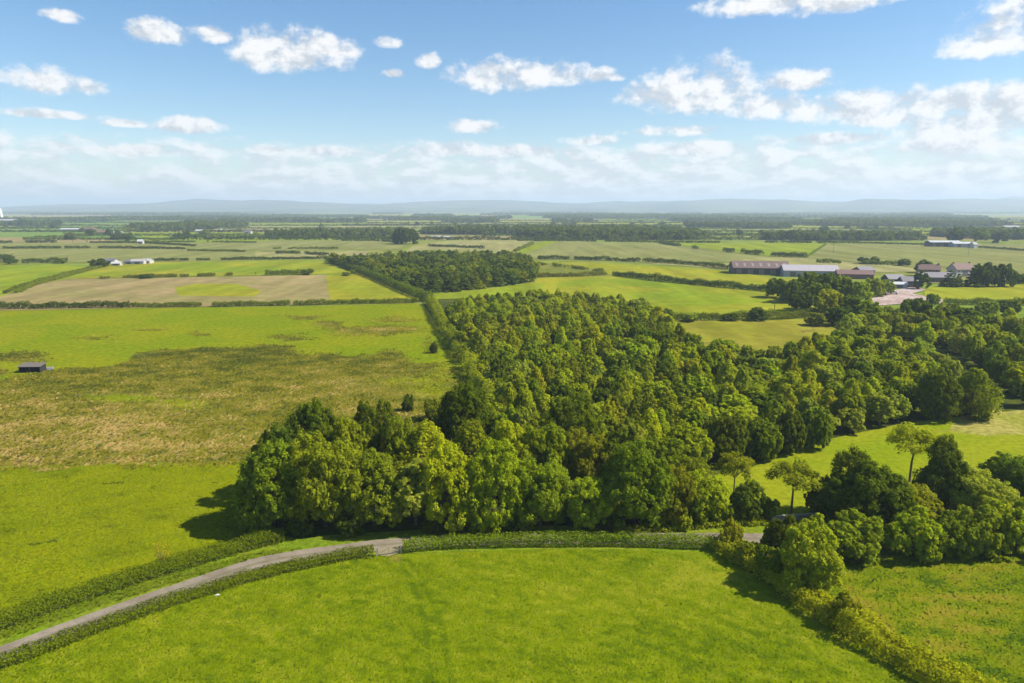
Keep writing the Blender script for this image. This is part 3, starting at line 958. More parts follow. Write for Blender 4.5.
BT = 'broadleaf_tree'
for a in [
    # front row above the lane
    (276, 446, 526, 5.6, 'big', 'mid green', 'broad round tree ending the lane-side clump, casting shadow on the mown field'),
    (326, 438, 526, 6.4, 'big', 'olive', 'widest crown in the lane-side row, second from the mown field'),
    (374, 455, 525, 5.0, 'big', 'mid green', 'rounded green tree overhanging the shaded bend of the lane'),
    (416, 458, 525, 4.6, 'syc', 'grey-green', 'silvery leaved tree in the lane-side row just above the hedge end', 'sycamore_tree'),
    (450, 446, 526, 5.0, 'big', 'yellow-green', 'yellowish tree between silvery tree and bright bulging crown by the lane'),
    (493, 444, 527, 5.2, 'big', 'bright green', 'bright bulging crown hanging low over the lane hedge'),
    (540, 461, 525, 5.0, 'big', 'mid green', 'rounded tree in the middle of the lane-side row, bright on its sunny flank'),
    (588, 480, 526, 4.0, 'bigsmall', 'bright green', 'lower bright tree in the lane-side row with a dark gap beside it'),
    (634, 446, 524, 5.8, 'big', 'mid green', 'tall full tree in the lane-side row beyond the dark gap'),
    (668, 468, 522, 4.0, 'bigsmall', 'olive', 'narrow olive tree between tall full tree and pale bushy one'),
    (702, 474, 521, 3.6, 'bigsmall', 'yellow-green', 'pale yellow-green bushy tree close to the umbrella-topped pine'),
    (747, 484, 519, 2.8, 'bigsmall', 'bluish dark', 'dark upright evergreen standing just past the first pine'),
    # second row of the clump
    (284, 428, 500, 4.6, 'bigsmall', 'bluish dark', 'bluish dark crown behind the end tree of the clump'),
    (318, 405, 492, 5.0, 'big', 'dark green', 'dark tree rising at the pasture corner of the clump'),
    (350, 417, 498, 4.2, 'bigsmall', 'olive', 'olive tree behind the widest lane-side crown'),
    (378, 401, 486, 4.4, 'big', 'dark green', 'glossy dark tree standing tall at the pasture side of the clump'),
    (402, 420, 494, 3.8, 'bigsmall', 'mid green', 'mid green tree wedged behind glossy dark tree'),
    (428, 426, 498, 4.2, 'nearbirch', 'yellow-green', 'feathery yellow-green tree behind the silvery one', 'birch_tree'),
    (463, 386, 458, 6.0, 'big', 'dark green', 'large round dark tree at the pasture corner where the boundary hedge starts'),
    (472, 424, 495, 4.6, 'nearbirch', 'olive', 'feathery olive tree in front of the large round dark tree', 'birch_tree'),
    (508, 420, 492, 4.6, 'bigsmall', 'yellow-green', 'yellow-green crown behind the bright bulging tree'),
    (545, 425, 494, 4.4, 'bigsmall', 'olive', 'olive crown behind the middle of the lane-side row'),
    (572, 396, 470, 5.4, 'big', 'dark green', 'big dark tree shading a hollow inside the wood'),
    (586, 432, 492, 4.6, 'big', 'russet-topped', 'russet-tinged domed tree above the dark gap of the lane row'),
    (618, 428, 490, 4.6, 'bigsmall', 'dark green', 'dark tree just behind russet-tinged domed one'),
    (660, 440, 492, 4.4, 'bigsmall', 'mid green', 'green tree behind the narrow olive one'),
    # rounded edge of the wood over the grass strip
    (686, 424, 470, 4.8, 'round', 'bright green', 'smooth bright dome at the corner where the grass strip begins'),
    (724, 416, 463, 4.0, 'bigsmall', 'dark green', 'shady tree between two smooth domes on the strip edge'),
    (761, 420, 459, 3.9, 'round', 'mid green', 'egg-shaped solitary-looking dome on the grass strip edge'),
    (788, 412, 453, 3.4, 'round', 'dark green', 'smaller dark dome beside the egg-shaped one'),
    (813, 408, 448, 3.6, 'round', 'mid green', 'third smooth dome along the strip edge, beside bushy wood'),
    (970, 371, 418, 5.0, 'nearbirch', 'olive', 'feathery olive tree closing the end of the wood by the dry grass', 'birch_tree'),
    (935, 372, 420, 4.4, 'bigsmall', 'dark green', 'dark tree next to the feathery end tree above dry grass'),
    # across the strip
    (872, 466, 530, 5.6, 'big', 'dark green', 'huge dark spreading tree among the trees by the tussock field'),
    (905, 486, 527, 4.6, 'bigsmall', 'olive', 'olive tree leaning against the huge dark spreading one'),
    (842, 478, 524, 4.4, 'bigsmall', 'dark green', 'dark low-branched tree on the lane side of the huge spreading one'),
    (942, 450, 510, 4.0, 'big', 'bluish dark', 'bluish dark tree standing by itself beside the tall bare-stemmed pine'),
    (976, 474, 520, 5.0, 'big', 'grey-green', 'greyish spreading tree between the two darkest trees'),
    (1010, 456, 508, 5.0, 'big', 'bluish dark', 'bluish dark tree at the frame edge above the bush row'),
    (1046, 470, 520, 5.0, 'big', 'dark green', 'dark tree cut by the frame edge past the bush row'),
    # hedge tree by the meadow
    (806, 530, 590, 3.9, 'bigsmall', 'pale green', 'bright leafy tree growing in the meadow hedge, shading the grass'),
]:
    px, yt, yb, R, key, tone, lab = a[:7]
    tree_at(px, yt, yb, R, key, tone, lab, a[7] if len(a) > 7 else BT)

for a in [
    (733, 450, 506, 3.4, 'pine', 'olive', 'umbrella-topped pine with thin stem behind pale bushy tree'),
    (692, 456, 508, 3.4, 'pine', 'olive', 'low flat-topped pine half hidden in the lane-side row'),
    (791, 460, 513, 4.6, 'pine', 'olive', 'umbrella pine standing by itself at the stone wall'),
    (909, 424, 486, 5.2, 'pine', 'yellow-green', 'tallest bare-stemmed pine on the grass strip, wide pale crown'),
    (849, 446, 516, 3.6, 'pine', 'dark green', 'dark layered pine rising behind the huge spreading tree'),
    (938, 432, 505, 2.8, 'pine', 'dark green', 'dark pine tuft poking above the bluish dark tree'),
]:
    tree_at(*a, name='pine_tree')

for a in [
    (848, 520, 553, 4.6, 'bush', 'mid green', 'wide green bush at the lane end of the bush row'),
    (782, 523, 562, 3.0, 'bush', 'dark green', 'dark bush between the lane and the bright hedge tree'),
    (812, 520, 556, 3.2, 'bush', 'bright green', 'bright bush just behind the bright hedge tree'),
    (912, 514, 554, 4.2, 'bush', 'bright green', 'rounded bright bush in the row above the tussock field'),
    (946, 518, 554, 3.6, 'bush', 'mid green', 'lower mid green bush in the row above the tussock field'),
    (978, 512, 553, 3.8, 'bush', 'mid green', 'upright bush in the row below the greyish spreading tree'),
    (1016, 508, 552, 4.0, 'bush', 'bright green', 'tall bush at the frame end of the bush row'),
    (1052, 512, 552, 4.0, 'bush', 'mid green', 'bush beyond the frame end of the bush row'),
    (822, 484, 514, 2.8, 'bush', 'dark green', 'dark bush beside the lone umbrella pine'),
    (730, 526, 549, 1.6, 'bush', 'yellow-green', 'small yellowish shrub where the two meadow hedges meet'),
    (745, 543, 563, 1.8, 'bush', 'olive', 'olive shrub bulging from the meadow hedge near its corner'),
    (768, 553, 578, 1.9, 'bush', 'mid green', 'leafy shrub in the meadow hedge before the bright hedge tree'),
    (842, 600, 626, 1.7, 'bush', 'olive', 'olive shrub in the meadow hedge just after the bright tree'),
    (434, 343, 353, 1.4, 'bush', 'dark green', 'lone dark bush standing out on the pale pasture'),
    (408, 397, 411, 1.6, 'bush', 'dark green', 'small dark bush on the pasture behind the clump'),
    (432, 402, 420, 2.2, 'bush', 'olive', 'olive bush beside the large round dark tree'),
    (652, 512, 528, 1.9, 'bush', 'mid green', 'low bush under the lane-side row at the verge'),
    (715, 503, 523, 2.0, 'bush', 'bright green', 'bright low bush under pale bushy tree'),
    (682, 513, 528, 1.6, 'bush', 'yellow-green', 'yellowish low bush at the sunny verge'),
    (768, 500, 517, 1.6, 'bush', 'mid green', 'round bush at the end of the stone wall'),
    (352, 516, 534, 2.2, 'bush', 'dark green', 'dark bush in the shade below the widest crown'),
    (300, 518, 534, 2.0, 'bush', 'dark green', 'dark bush at the foot of the end tree'),
    (436, 514, 530, 2.0, 'bush', 'dark green', 'dark bush at the foot of the silvery tree'),
    (520, 514, 530, 2.0, 'bush', 'mid green', 'green bush in the shade behind the lane hedge'),
    (610, 514, 529, 1.9, 'bush', 'dark green', 'dark bush in the gap of the lane-side row'),
]:
    tree_at(*a, name='bush', cat='bush')

# bare sapling in the lane hedge
sx0, sy0 = G(163, 572)
e = empty('sapling', (sx0, sy0, 0))
mb = MB(); tips = []
for k in range(9):
    a = k * 2.4; r = random.uniform(0.5, 1.3); z = random.uniform(2.8, 4.6)
    m_ = (r * .4 * math.cos(a), r * .4 * math.sin(a), z * .6); t_ = (r * math.cos(a), r * math.sin(a), z)
    mb.tube([(0, 0, -.1), m_, t_], [.06, .04, .012], 4); tips.append(t_)
    tips.append(tuple((p + q) / 2 for p, q in zip(m_, t_)))
mb.build('stem', BARK, e)
v, f = puffs(np.array(tips), np.full(len(tips), .35), 16, .09, None)
o = link('foliage', crown_finish('foliage', v, f), e, FOL); o.color = (1.7, 1.1, .9, 1)
tag(e, 'spindly half-bare sapling sticking out of the lane hedge', 'sapling')

# ------------------------------------------------------------------ hedges near the lane
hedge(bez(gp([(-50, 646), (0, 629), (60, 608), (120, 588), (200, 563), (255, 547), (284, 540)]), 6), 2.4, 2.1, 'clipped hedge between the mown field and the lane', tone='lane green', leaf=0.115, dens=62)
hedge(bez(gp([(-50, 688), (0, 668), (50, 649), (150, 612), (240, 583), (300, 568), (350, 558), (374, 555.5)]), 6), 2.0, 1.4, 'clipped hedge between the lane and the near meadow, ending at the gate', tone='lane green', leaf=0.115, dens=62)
hedge(bez(gp([(403, 551), (450, 547), (560, 544.5), (640, 545), (722, 548)]), 6), 2.1, 1.8, 'long straight clipped hedge along the top of the near meadow', tone='mid green', leaf=0.115, dens=62, rag=0.2)
hedge(bez(gp([(722, 548), (760, 572), (798, 598), (843, 628), (888, 654), (948, 690), (992, 716)]), 6), 3.8, 2.5, 'shaggy hedge between the near meadow and the tussock field', tone='yellow-green', leaf=0.15, dens=58, rag=0.5)
hedge(bez(gp([(612, 531), (660, 531), (720, 526), (765, 524)]), 6), 1.6, 0.9, 'low bramble bank on the far verge of the lane', tone='bright green', leaf=0.16, dens=26, rag=0.5)
hedge(bez(gp([(824, 530), (880, 536), (960, 540), (1060, 540)]), 6), 3.5, 3.0, 'overgrown dark hedge behind the bush row', tone='dark green', leaf=0.2, dens=26, rag=0.5)
hedge(bez(gp([(431, 304), (440, 322), (452, 342), (468, 365)]), 6), 5.0, 4.2, 'tall shaggy hedge between pasture and wood, upper stretch', tone='olive', leaf=0.3, dens=10, rag=0.5)
hedge(bez(gp([(469, 367), (478, 380), (492, 398), (504, 414)]), 6), 6.0, 4.8, 'tall shaggy hedge between pasture and wood, lower thick stretch', tone='yellow-green', leaf=0.3, dens=10, rag=0.6)
hedge(bez(gp([(328, 261), (365, 275), (400, 290), (430, 302)]), 6), 6.0, 4.5, 'dark hedge running down the edge of the back plantation', tone='dark green', leaf=0.42, dens=5, rag=0.5)


def ground_z(): return 0.0


# field hedges in the middle distance: points, width, height, tone, gap share, label
MH = [
    ([(-40, 310), (60, 308.5), (130, 307.5)], 4, 3.2, 'dark green', .18, 'dark hedge along the bottom of the tan field'),
    ([(130, 307.5), (260, 306), (330, 304.5), (418, 302.5)], 3.4, 2.4, 'mid green', .25, 'hedge between the bright pasture and the yellow triangle field'),
    ([(100, 279), (150, 277.5), (200, 276.5), (256, 275)], 4, 2.4, 'olive', .42, 'gappy hedge along the top of the tan field'),
    ([(252, 275.5), (300, 274.5), (355, 273.8)], 5, 3.4, 'mid green', .35, 'row of hedge shrubs above the brown field'),
    ([(104, 266), (70, 275), (33, 285), (10, 294)], 8, 2.2, 'olive', .2, 'broad curving hedge bank beside the green field'),
    ([(152, 261), (200, 260.5), (256, 259.6), (328, 259)], 3.4, 2.6, 'dark green', .2, 'long thin hedge leading to the plantation corner'),
    ([(-30, 262.5), (14, 262)], 6, 7, 'bluish dark', .1, 'dark thicket at the frame edge beyond the green field'),
    ([(22, 263.5), (68, 262)], 5, 4, 'dark green', .3, 'bushy hedge beside the white farm sheds'),
    ([(3, 248.8), (61, 248.4)], 3.5, 3.0, 'dark green', .1, 'first length of the dark hedge across pale fields'),
    ([(65, 248.4), (90, 248.2)], 3.5, 3.0, 'dark green', .1, 'short middle length of the dark hedge across pale fields'),
    ([(99, 248.3), (140, 248.6), (184, 249.5)], 3.5, 3.0, 'dark green', .1, 'longest length of the dark hedge across pale fields'),
    ([(188, 251), (245, 252)], 3.5, 2.6, 'olive', .15, 'thin hedge carrying on past the dark hedge'),
    ([(-30, 243.5), (40, 243), (87, 242.8)], 4.5, 4.2, 'dark green', .35, 'ragged tree hedge below the tan strip'),
    ([(90, 243.2), (140, 243.4), (196, 246.5)], 3.4, 3.0, 'dark green', .2, 'hedge running off below the far green field'),
    ([(273, 249.3), (300, 249), (338, 249)], 3.4, 2.6, 'olive', .2, 'short hedge between two olive fields'),
    ([(276, 253.6), (300, 254), (328, 256)], 3.6, 3.2, 'dark green', .3, 'broken hedge in front of the pale field'),
    ([(342, 241), (380, 241.3), (402, 243.5)], 3.4, 3.2, 'dark green', .2, 'hedge running to the dark poplar-like clump'),
    ([(428, 246.5), (455, 247.5), (484, 248.8)], 4, 3.2, 'dark green', .15, 'short dark hedge lying across the pale field'),
    ([(515, 252), (533, 244)], 4, 3.2, 'mid green', .15, 'slanting hedge at the end of the pale field'),
    ([(533, 259), (580, 259.8), (640, 262)], 4, 3.6, 'dark green', .25, 'hedge below the large olive field'),
    ([(643, 262.2), (690, 265), (730, 269.5)], 4, 3.8, 'dark green', .22, 'hedge sloping down to the red-roofed barn'),
    ([(614, 276), (660, 281.5), (720, 287.5), (775, 292.5)], 5.5, 4.2, 'dark green', .05, 'thick dark hedge sloping below the barns'),
    ([(533, 277), (570, 277), (605, 275)], 6, 3.0, 'olive', .3, 'scrubby hedge at the back of the bright field'),
    ([(520, 263.5), (560, 267), (602, 272)], 5, 2.6, 'mid green', .4, 'broken scrub line behind the back plantation'),
    ([(670, 320.5), (720, 320.5), (770, 319.5), (824, 315.5)], 4.5, 3.4, 'mid green', .1, 'hedge between the bright field and the rough yellow one'),
    ([(660, 243.6), (676, 246), (697, 249.3)], 5, 3.6, 'dark green', .3, 'clumpy hedge slanting into the bright far field'),
    ([(724, 252), (768, 256), (806, 258)], 6, 5.0, 'dark green', .2, 'dark hedge below the bright far field'),
    ([(806, 257.8), (826, 244.5)], 2.5, 1.6, 'mid green', .1, 'thin line between the bright far field and the big olive one'),
    ([(860, 243.6), (920, 245), (975, 247.5), (1060, 254)], 3.2, 2.6, 'dark green', .05, 'dark hedge along the top of the big olive field'),
    ([(765, 242.8), (810, 243), (860, 243.4)], 3.6, 3.4, 'dark green', .2, 'hedge behind the bright far field'),
    ([(806, 262), (850, 264), (905, 265.5)], 4.5, 3.6, 'mid green', .45, 'broken hedge behind the farm fields'),
    ([(998, 284), (1060, 284.5)], 4, 3.0, 'dark green', .1, 'hedge beyond the dark conifer block'),
    ([(945, 304.5), (1000, 305), (1060, 305.5)], 5, 3.4, 'mid green', .1, 'hedge under the yellow field by the farm drive'),
    ([(720, 243), (672, 242.7), (600, 241.6), (517, 241)], 4, 3.4, 'dark green', .15, 'dark hedge in front of the far wood'),
    ([(142, 242), (200, 242.3), (256, 242.8)], 3.6, 2.6, 'mid green', .3, 'thin hedge under the far green field'),
]
for pts, w, h, tone, gaps, lab in MH:
    p = bez(gp(pts), 8)
    dd = p[:, 1].mean()
    lf = 0.00085 * dd
    hedge(p, w, h, lab, None, tone, leaf=lf, dens=1.1 / lf ** 2 * 0.9, rag=0.5, parts=False, mat=FARFOL, gaps=gaps)

# ------------------------------------------------------------------ the woods
def scatter(poly, r, n_try=30000, rvar=0.25, avoid=True):
    P = np.array(poly); lo, hi = P.min(0), P.max(0)
    pts, rs = [], []
    q = RNG.uniform(lo, hi, (n_try, 2)); q = q[in_poly(q[:, 0], q[:, 1], poly)]
    tk = np.array(TAKEN) if (avoid and TAKEN) else np.zeros((0, 3))
    A = np.zeros((0, 2)); B = np.zeros(0)
    for p in q:
        rr = r * RNG.uniform(1 - rvar, 1 + rvar)
        if len(tk) and np.any((tk[:, 0] - p[0]) ** 2 + (tk[:, 1] - p[1]) ** 2 < (tk[:, 2] + rr * 0.45) ** 2): continue
        if len(A) and np.any((A[:, 0] - p[0]) ** 2 + (A[:, 1] - p[1]) ** 2 < ((B + rr) / 2) ** 2): continue
        A = np.vstack([A, p]); B = np.append(B, rr)
    return A, B


ZONES = [  # photo point, phrase
    ((470, 310), 'beside the upper boundary hedge of the wood'), ((540, 300), 'at the back of the wood by the bright field'), ((620, 310), 'at the back of the wood towards the barns'),
    ((500, 350), 'beside the pasture hedge of the wood'), ((560, 345), 'in the upper middle of the wood'), ((640, 345), 'near the rough yellow field corner of the wood'),
    ((520, 395), 'behind the large round dark tree'), ((580, 390), 'in the heart of the wood'), ((640, 395), 'in the wood above the smooth bright dome'),
    ((700, 370), 'on the rough yellow field side of the wood'), ((710, 410), 'in the wood behind the smooth domes'), ((780, 370), 'on the back edge of the bushy arm of the wood'),
    ((780, 405), 'in the bushy arm above the smooth domes'), ((850, 360), 'at the back of the bushy arm towards the farm'), ((860, 410), 'on the grass strip edge of the bushy arm'),
    ((920, 370), 'in the bushy arm near its far end'), ((620, 450), 'behind the lane-side row of the clump'), ((530, 450), 'in the clump behind its middle'), ((680, 450), 'by the head of the grass strip'),
    ((930, 405), 'at the end of the bushy arm above dry grass'),
]
KIND = dict(mid=('broadleaf_tree', 'leafy tree'), syc=('sycamore_tree', 'large-leaved tree'), birch=('birch_tree', 'feathery birch'), larch=('larch_tree', 'pointed larch'))


def size_word(H): return 'tall' if H > 8.8 else 'low' if H < 6.6 else 'middling'


W1 = [G(*q, 6.5) for q in [(452, 300), (540, 290), (645, 298), (668, 322), (700, 345), (800, 347), (850, 328), (930, 345), (982, 385)]] + \
     [G(*q) for q in [(975, 413), (900, 422), (830, 438), (780, 451), (740, 459), (690, 476), (650, 500), (560, 505), (500, 490), (484, 440), (500, 400), (482, 370), (462, 338), (448, 318)]]
A, B = scatter(W1, 5.9, rvar=0.45)
print('main wood trees', len(A))
cnt = {}
order = np.argsort(A[:, 1])
for i in order:
    x, y = A[i]
    px, py = proj(x, y)
    n1 = vnoise(np.array(x / 22), np.array(y / 30), 41, 3)
    n2 = vnoise(np.array(x / 26), np.array(y / 26), 77, 3)
    u = random.random()
    if px > 740:
        key = 'syc' if u < 0.4 else 'birch' if u < 0.55 + 0.2 * (n2 > .5) else 'mid'
    elif n1 > 0.54: key = 'larch' if u < 0.38 else 'birch' if u < .7 else 'mid'
    elif n2 > 0.52: key = 'birch' if u < 0.75 else 'syc'
    else: key = 'mid' if u < 0.66 else 'syc' if u < 0.95 else 'larch'
    if cnt.get(key, 0) > (230 if key == 'mid' else 280): key = 'birch'
    cnt[key] = cnt.get(key, 0) + 1
    H = random.uniform(5.4, 9.6) + (1.6 if key == 'larch' else 0.9 if key == 'birch' else 0)
    if py < 330: H *= 0.82
    if px > 740: H *= 0.9
    R = B[i] * 0.61 * (0.9 if key in ('larch', 'birch') else 1.08)
    R = min(max(R, 2.4), 4.6)
    v = random.random()
    if key == 'larch': tone = 'yellow-green' if v < .45 else 'olive' if v < .8 else 'mid green'
    elif key == 'birch': tone = 'yellow-green' if v < .4 else 'bright green' if v < .65 else 'olive' if v < .85 else 'mid green'
    elif key == 'syc': tone = 'grey-green' if v < .6 else 'bright green' if v < .85 else 'mid green'
    else: tone = 'dark green' if v < .2 else 'mid green' if v < .45 else 'bright green' if v < .94 else 'bluish dark'
    zone = min(ZONES, key=lambda zz: (zz[0][0] - px) ** 2 + 2.2 * (zz[0][1] - py) ** 2)[1]
    nm, ph = KIND[key]
    lab = f'{size_word(H)} {tone} {ph} {zone}'
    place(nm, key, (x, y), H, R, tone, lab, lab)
print(cnt)

# back plantation: small with distance, one mesh each
W0 = [G(*q, 8) for q in [(333, 255), (420, 250.5), (520, 252), (536, 264)]] + [G(*q) for q in [(532, 282), (470, 290), (434, 293.5)]]
A, B = scatter(W0, 9.5, 12000, avoid=False)
print('plantation', len(A))
order = np.argsort(A[:, 1])
REST = []
for k, i in enumerate(order):
    x, y = A[i]; px, py = proj(x, y)
    key = 'farcone' if vnoise(np.array(x / 40), np.array(y / 50), 5, 2) > 0.5 else 'far'
    tone = random.choice(['dark green', 'mid green', 'mid green', 'yellow-green', 'olive', 'bluish dark'])
    H = random.uniform(7.5, 10.5)
    zone = 'along the near edge' if py > 281 else 'along the far edge' if py < 263 else 'at the dark hedge side' if px < 400 else 'in the middle'
    lab = f'{tone} {"pointed" if key == "farcone" else "rounded"} tree {zone} of the back plantation'
    if k > 290: continue
    place('plantation_tree', key, (x, y), H, random.uniform(4.4, 6.2), tone, lab, lab, parts=False)

# scrub wood towards the farm and beyond the end of the bushy arm
W2 = [G(*q, 6) for q in [(846, 322), (880, 308), (940, 312), (1070, 318)]] + [G(*q) for q in [(1080, 408), (1018, 408), (1003, 392), (985, 372), (950, 352), (900, 340), (850, 340)]]
A, B = scatter(W2, 6.2, 9000)
print('scrub wood', len(A))
for i in np.argsort(A[:, 1]):
    x, y = A[i]; px, py = proj(x, y)
    key = random.choice(['mid', 'mid', 'syc', 'birch'])
    tone = random.choice(['dark green', 'mid green', 'olive', 'bright green', 'bright green', 'grey-green', 'mid green', 'yellow-green'])
    zone = 'beyond the end of the bushy arm' if py > 360 and px > 960 else 'below the farm drive' if py < 335 else 'between the farm and the bushy arm'
    H = random.uniform(5.5, 10)
    ph = KIND[key][1]
    lab = f'{size_word(H)} {tone} {ph} in the scrub {zone}'
    place('scrub_tree', key, (x, y), H, B[i] * random.uniform(.5, .68), tone, lab, lab, parts=False)

# trees round the farm and single trees on the field hedges (no parts at this size)
FT = [  # px, top, base, R, key, tone, label
    (663, 308, 324, 5.0, 'far', 'bluish dark', 'dark hedge tree at the corner of the bright and rough yellow fields'),
    (758, 308, 321, 4.4, 'far', 'bluish dark', 'round dark tree in the hedge under the bright field'),
    (730, 313, 321, 3.6, 'far', 'dark green', 'small dark tree midway along the hedge under the bright field'),
    (690, 314, 322, 3.4, 'far', 'olive', 'olive bush tree early along the hedge under the bright field'),
    (776, 277, 298, 6.0, 'far', 'mid green', 'green tree in front of the junction of the two barns'),
    (790, 279, 303, 6.0, 'far', 'dark green', 'dark tree just below the grey-roofed barn'),
    (806, 271, 301, 7.0, 'far', 'dark green', 'tall dark tree hiding the front of the grey-roofed barn'),
    (826, 274, 302, 6.5, 'far', 'bluish dark', 'bluish tree in front of the grey-roofed barn end'),
    (818, 282, 310, 6.5, 'far', 'mid green', 'green tree at the bottom of the barn tree group'),
    (842, 276, 303, 6.0, 'far', 'mid green', 'green tree in front of the low shed'),
    (858, 281, 304, 6.0, 'far', 'bright green', 'bright tree next to the farmyard entrance'),
    (873, 277, 297, 5.5, 'far', 'bright green', 'bright tree behind the farmyard entrance'),
    (886, 279, 295, 4.6, 'far', 'mid green', 'green tree at the back of the farmyard'),
    (829, 289, 316, 6.4, 'far', 'yellow-green', 'pale yellow-green tree standing out below the barns'),
    (800, 290, 312, 5.5, 'far', 'dark green', 'dark tree at the end of the thick sloping hedge'),
    (850, 296, 322, 6.5, 'far', 'dark green', 'dark tree between the yard and the scrub'),
    (868, 300, 326, 6.2, 'far', 'mid green', 'green tree at the scrub edge below the yard'),
    (838, 306, 326, 5.5, 'far', 'bluish dark', 'bluish dark tree at the end of the rough yellow field'),
    (815, 313, 326, 4.2, 'far', 'olive', 'olive tree in the hedge beside the rough yellow field end'),
    (912, 297, 318, 5.0, 'far', 'dark green', 'dark tree in front of the pale drive'),
    (932, 293, 306, 3.4, 'far', 'mid green', 'small tree between the yard and the yellow field'),
    (923, 260, 273, 6.0, 'far', 'bluish dark', 'round dark tree behind the farmhouse'),
    (863, 257, 264, 5.2, 'far', 'dark green', 'first of two dark trees in the field hedge behind the farm'),
    (873, 257, 264, 5.2, 'far', 'bluish dark', 'second of two dark trees in the field hedge behind the farm'),
    (904, 259, 266, 5.2, 'far', 'bluish dark', 'lone dark tree in the field hedge behind the farmyard'),
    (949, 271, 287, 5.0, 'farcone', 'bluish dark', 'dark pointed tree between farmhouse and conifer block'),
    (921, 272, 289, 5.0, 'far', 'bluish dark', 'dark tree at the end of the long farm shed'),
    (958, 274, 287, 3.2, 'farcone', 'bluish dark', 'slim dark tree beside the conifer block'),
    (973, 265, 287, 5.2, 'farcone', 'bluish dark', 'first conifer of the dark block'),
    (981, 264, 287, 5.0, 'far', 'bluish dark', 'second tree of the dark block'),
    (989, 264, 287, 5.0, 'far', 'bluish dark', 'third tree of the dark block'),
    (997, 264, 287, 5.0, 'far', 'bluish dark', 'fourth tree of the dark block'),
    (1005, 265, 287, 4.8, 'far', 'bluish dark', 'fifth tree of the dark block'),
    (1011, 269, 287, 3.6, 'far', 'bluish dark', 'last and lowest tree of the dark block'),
    (1022, 274, 284, 4.6, 'far', 'dark green', 'dark tree on the hedge beyond the conifer block'),
    (960, 306, 333, 5.6, 'far', 'bluish dark', 'dark tree rising above the scrub below the drive'),
    (948, 303, 325, 4.6, 'far', 'dark green', 'slim dark tree rising beside the drive end'),
    (986, 301, 318, 4.6, 'far', 'mid green', 'green hedge tree below the yellow field'),
    (1008, 300, 316, 4.4, 'far', 'dark green', 'dark hedge tree below the yellow field'),
    (98, 259, 267.5, 7.0, 'far', 'dark green', 'dark tree next to the white farm sheds'),
    (60, 258, 263.5, 5.0, 'far', 'mid green', 'bushy tree in the hedge beside the white farm sheds'),
    (12, 257, 264, 6.0, 'far', 'bluish dark', 'bluish tree at the frame edge thicket'),
    (308, 268.5, 275, 4.6, 'far', 'mid green', 'pointed shrub tree above the brown field'),
    (346, 272, 276, 3.0, 'far', 'mid green', 'small round bush at the tip of the brown field hedge'),
    (146, 274, 278.5, 4.6, 'far', 'bluish dark', 'dark bush on the gappy hedge above the tan field'),
    (399, 227, 244, 10, 'far', 'bluish dark', 'first of three tall dark trees beyond the pale field'),
    (405, 228, 244.5, 10, 'far', 'bluish dark', 'second of three tall dark trees beyond the pale field'),
    (412, 229, 244, 10, 'far', 'dark green', 'third of three tall dark trees beyond the pale field'),
    (116, 234, 240, 9, 'far', 'dark green', 'round tree beside the far grey-roofed farm'),
    (129, 234, 241, 8, 'far', 'bluish dark', 'bluish round tree past the far grey-roofed farm'),
    (58, 220, 226.5, 12, 'far', 'bluish dark', 'lone bluish tree in the far green field'),
    (22, 218, 226, 14, 'far', 'bluish dark', 'bluish tree group crown beside the white tower'),
    (954, 228.5, 243, 12, 'far', 'dark green', 'broad tree behind the long white shed'),
    (980, 230, 242, 10, 'far', 'mid green', 'green tree past the end of the long white shed'),
    (1000, 231, 243, 11, 'far', 'dark green', 'dark tree towards the frame edge past the long white shed'),
    (790, 230, 241, 11, 'far', 'bluish dark', 'dark tree at the corner of the small yellow far field'),
]
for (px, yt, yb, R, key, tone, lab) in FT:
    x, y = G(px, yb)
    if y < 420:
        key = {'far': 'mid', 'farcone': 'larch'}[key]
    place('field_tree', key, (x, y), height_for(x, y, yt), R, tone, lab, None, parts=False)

# ------------------------------------------------------------------ far woods (masses) and far hedgerows
def woodland(rects, H, dens_m, name, label, tone='dark green', nq=16):
    """canopy lumps over world rectangles (x0,x1,y0,y1)"""
    Cs, Rs = [], []
    for (x0, x1, y0, y1) in rects:
        n = int((x1 - x0) * (y1 - y0) / dens_m ** 2) + 3
        q = RNG.uniform((x0, y0), (x1, y1), (n, 2))
        ex = (q[:, 0] - (x0 + x1) / 2) / ((x1 - x0) / 2); ey = (q[:, 1] - (y0 + y1) / 2) / ((y1 - y0) / 2)
        q = q[np.abs(ex) ** 3 + np.abs(ey) ** 3 < 1.0 - 0.5 * vnoise(q[:, 0] / 90, q[:, 1] / 90, 3, 2)]
        h = H * RNG.uniform(0.55, 1.1, len(q)) * (0.75 + 0.5 * vnoise(q[:, 0] / 120, q[:, 1] / 200, 9, 2))
        r = dens_m * 0.62 * RNG.uniform(0.8, 1.25, len(q))
        Cs.append(np.c_[q, h * 0.55]); Rs.append(np.c_[r, h * 0.5])
    C = np.concatenate(Cs); R = np.concatenate(Rs)
    n = len(C)
    d = unit(RNG.normal(size=(n * nq, 3)) + np.array([0, -0.35, 0.35]))
    ii = np.repeat(np.arange(n), nq)
    P = C[ii] + d * np.stack([R[ii, 0], R[ii, 0], R[ii, 1]], 1) * RNG.uniform(0.8, 1.05, (n * nq, 1))
    P[:, 2] = np.maximum(P[:, 2], 0.3)
    v, f = leaf_faces(P, unit(d + RNG.normal(size=d.shape) * 0.3), dens_m * 0.42, 0.9)
    lf = np.repeat(RNG.uniform(0, 1, n), nq) * 0.8 + 0.2 * RNG.uniform(0, 1, n * nq)
    o = link(name, np_mesh(name, v, f, leaf=lf), None, FARFOL)
    o.color = (*TONE[tone], 1)
    return tag(o, label, kind='stuff')


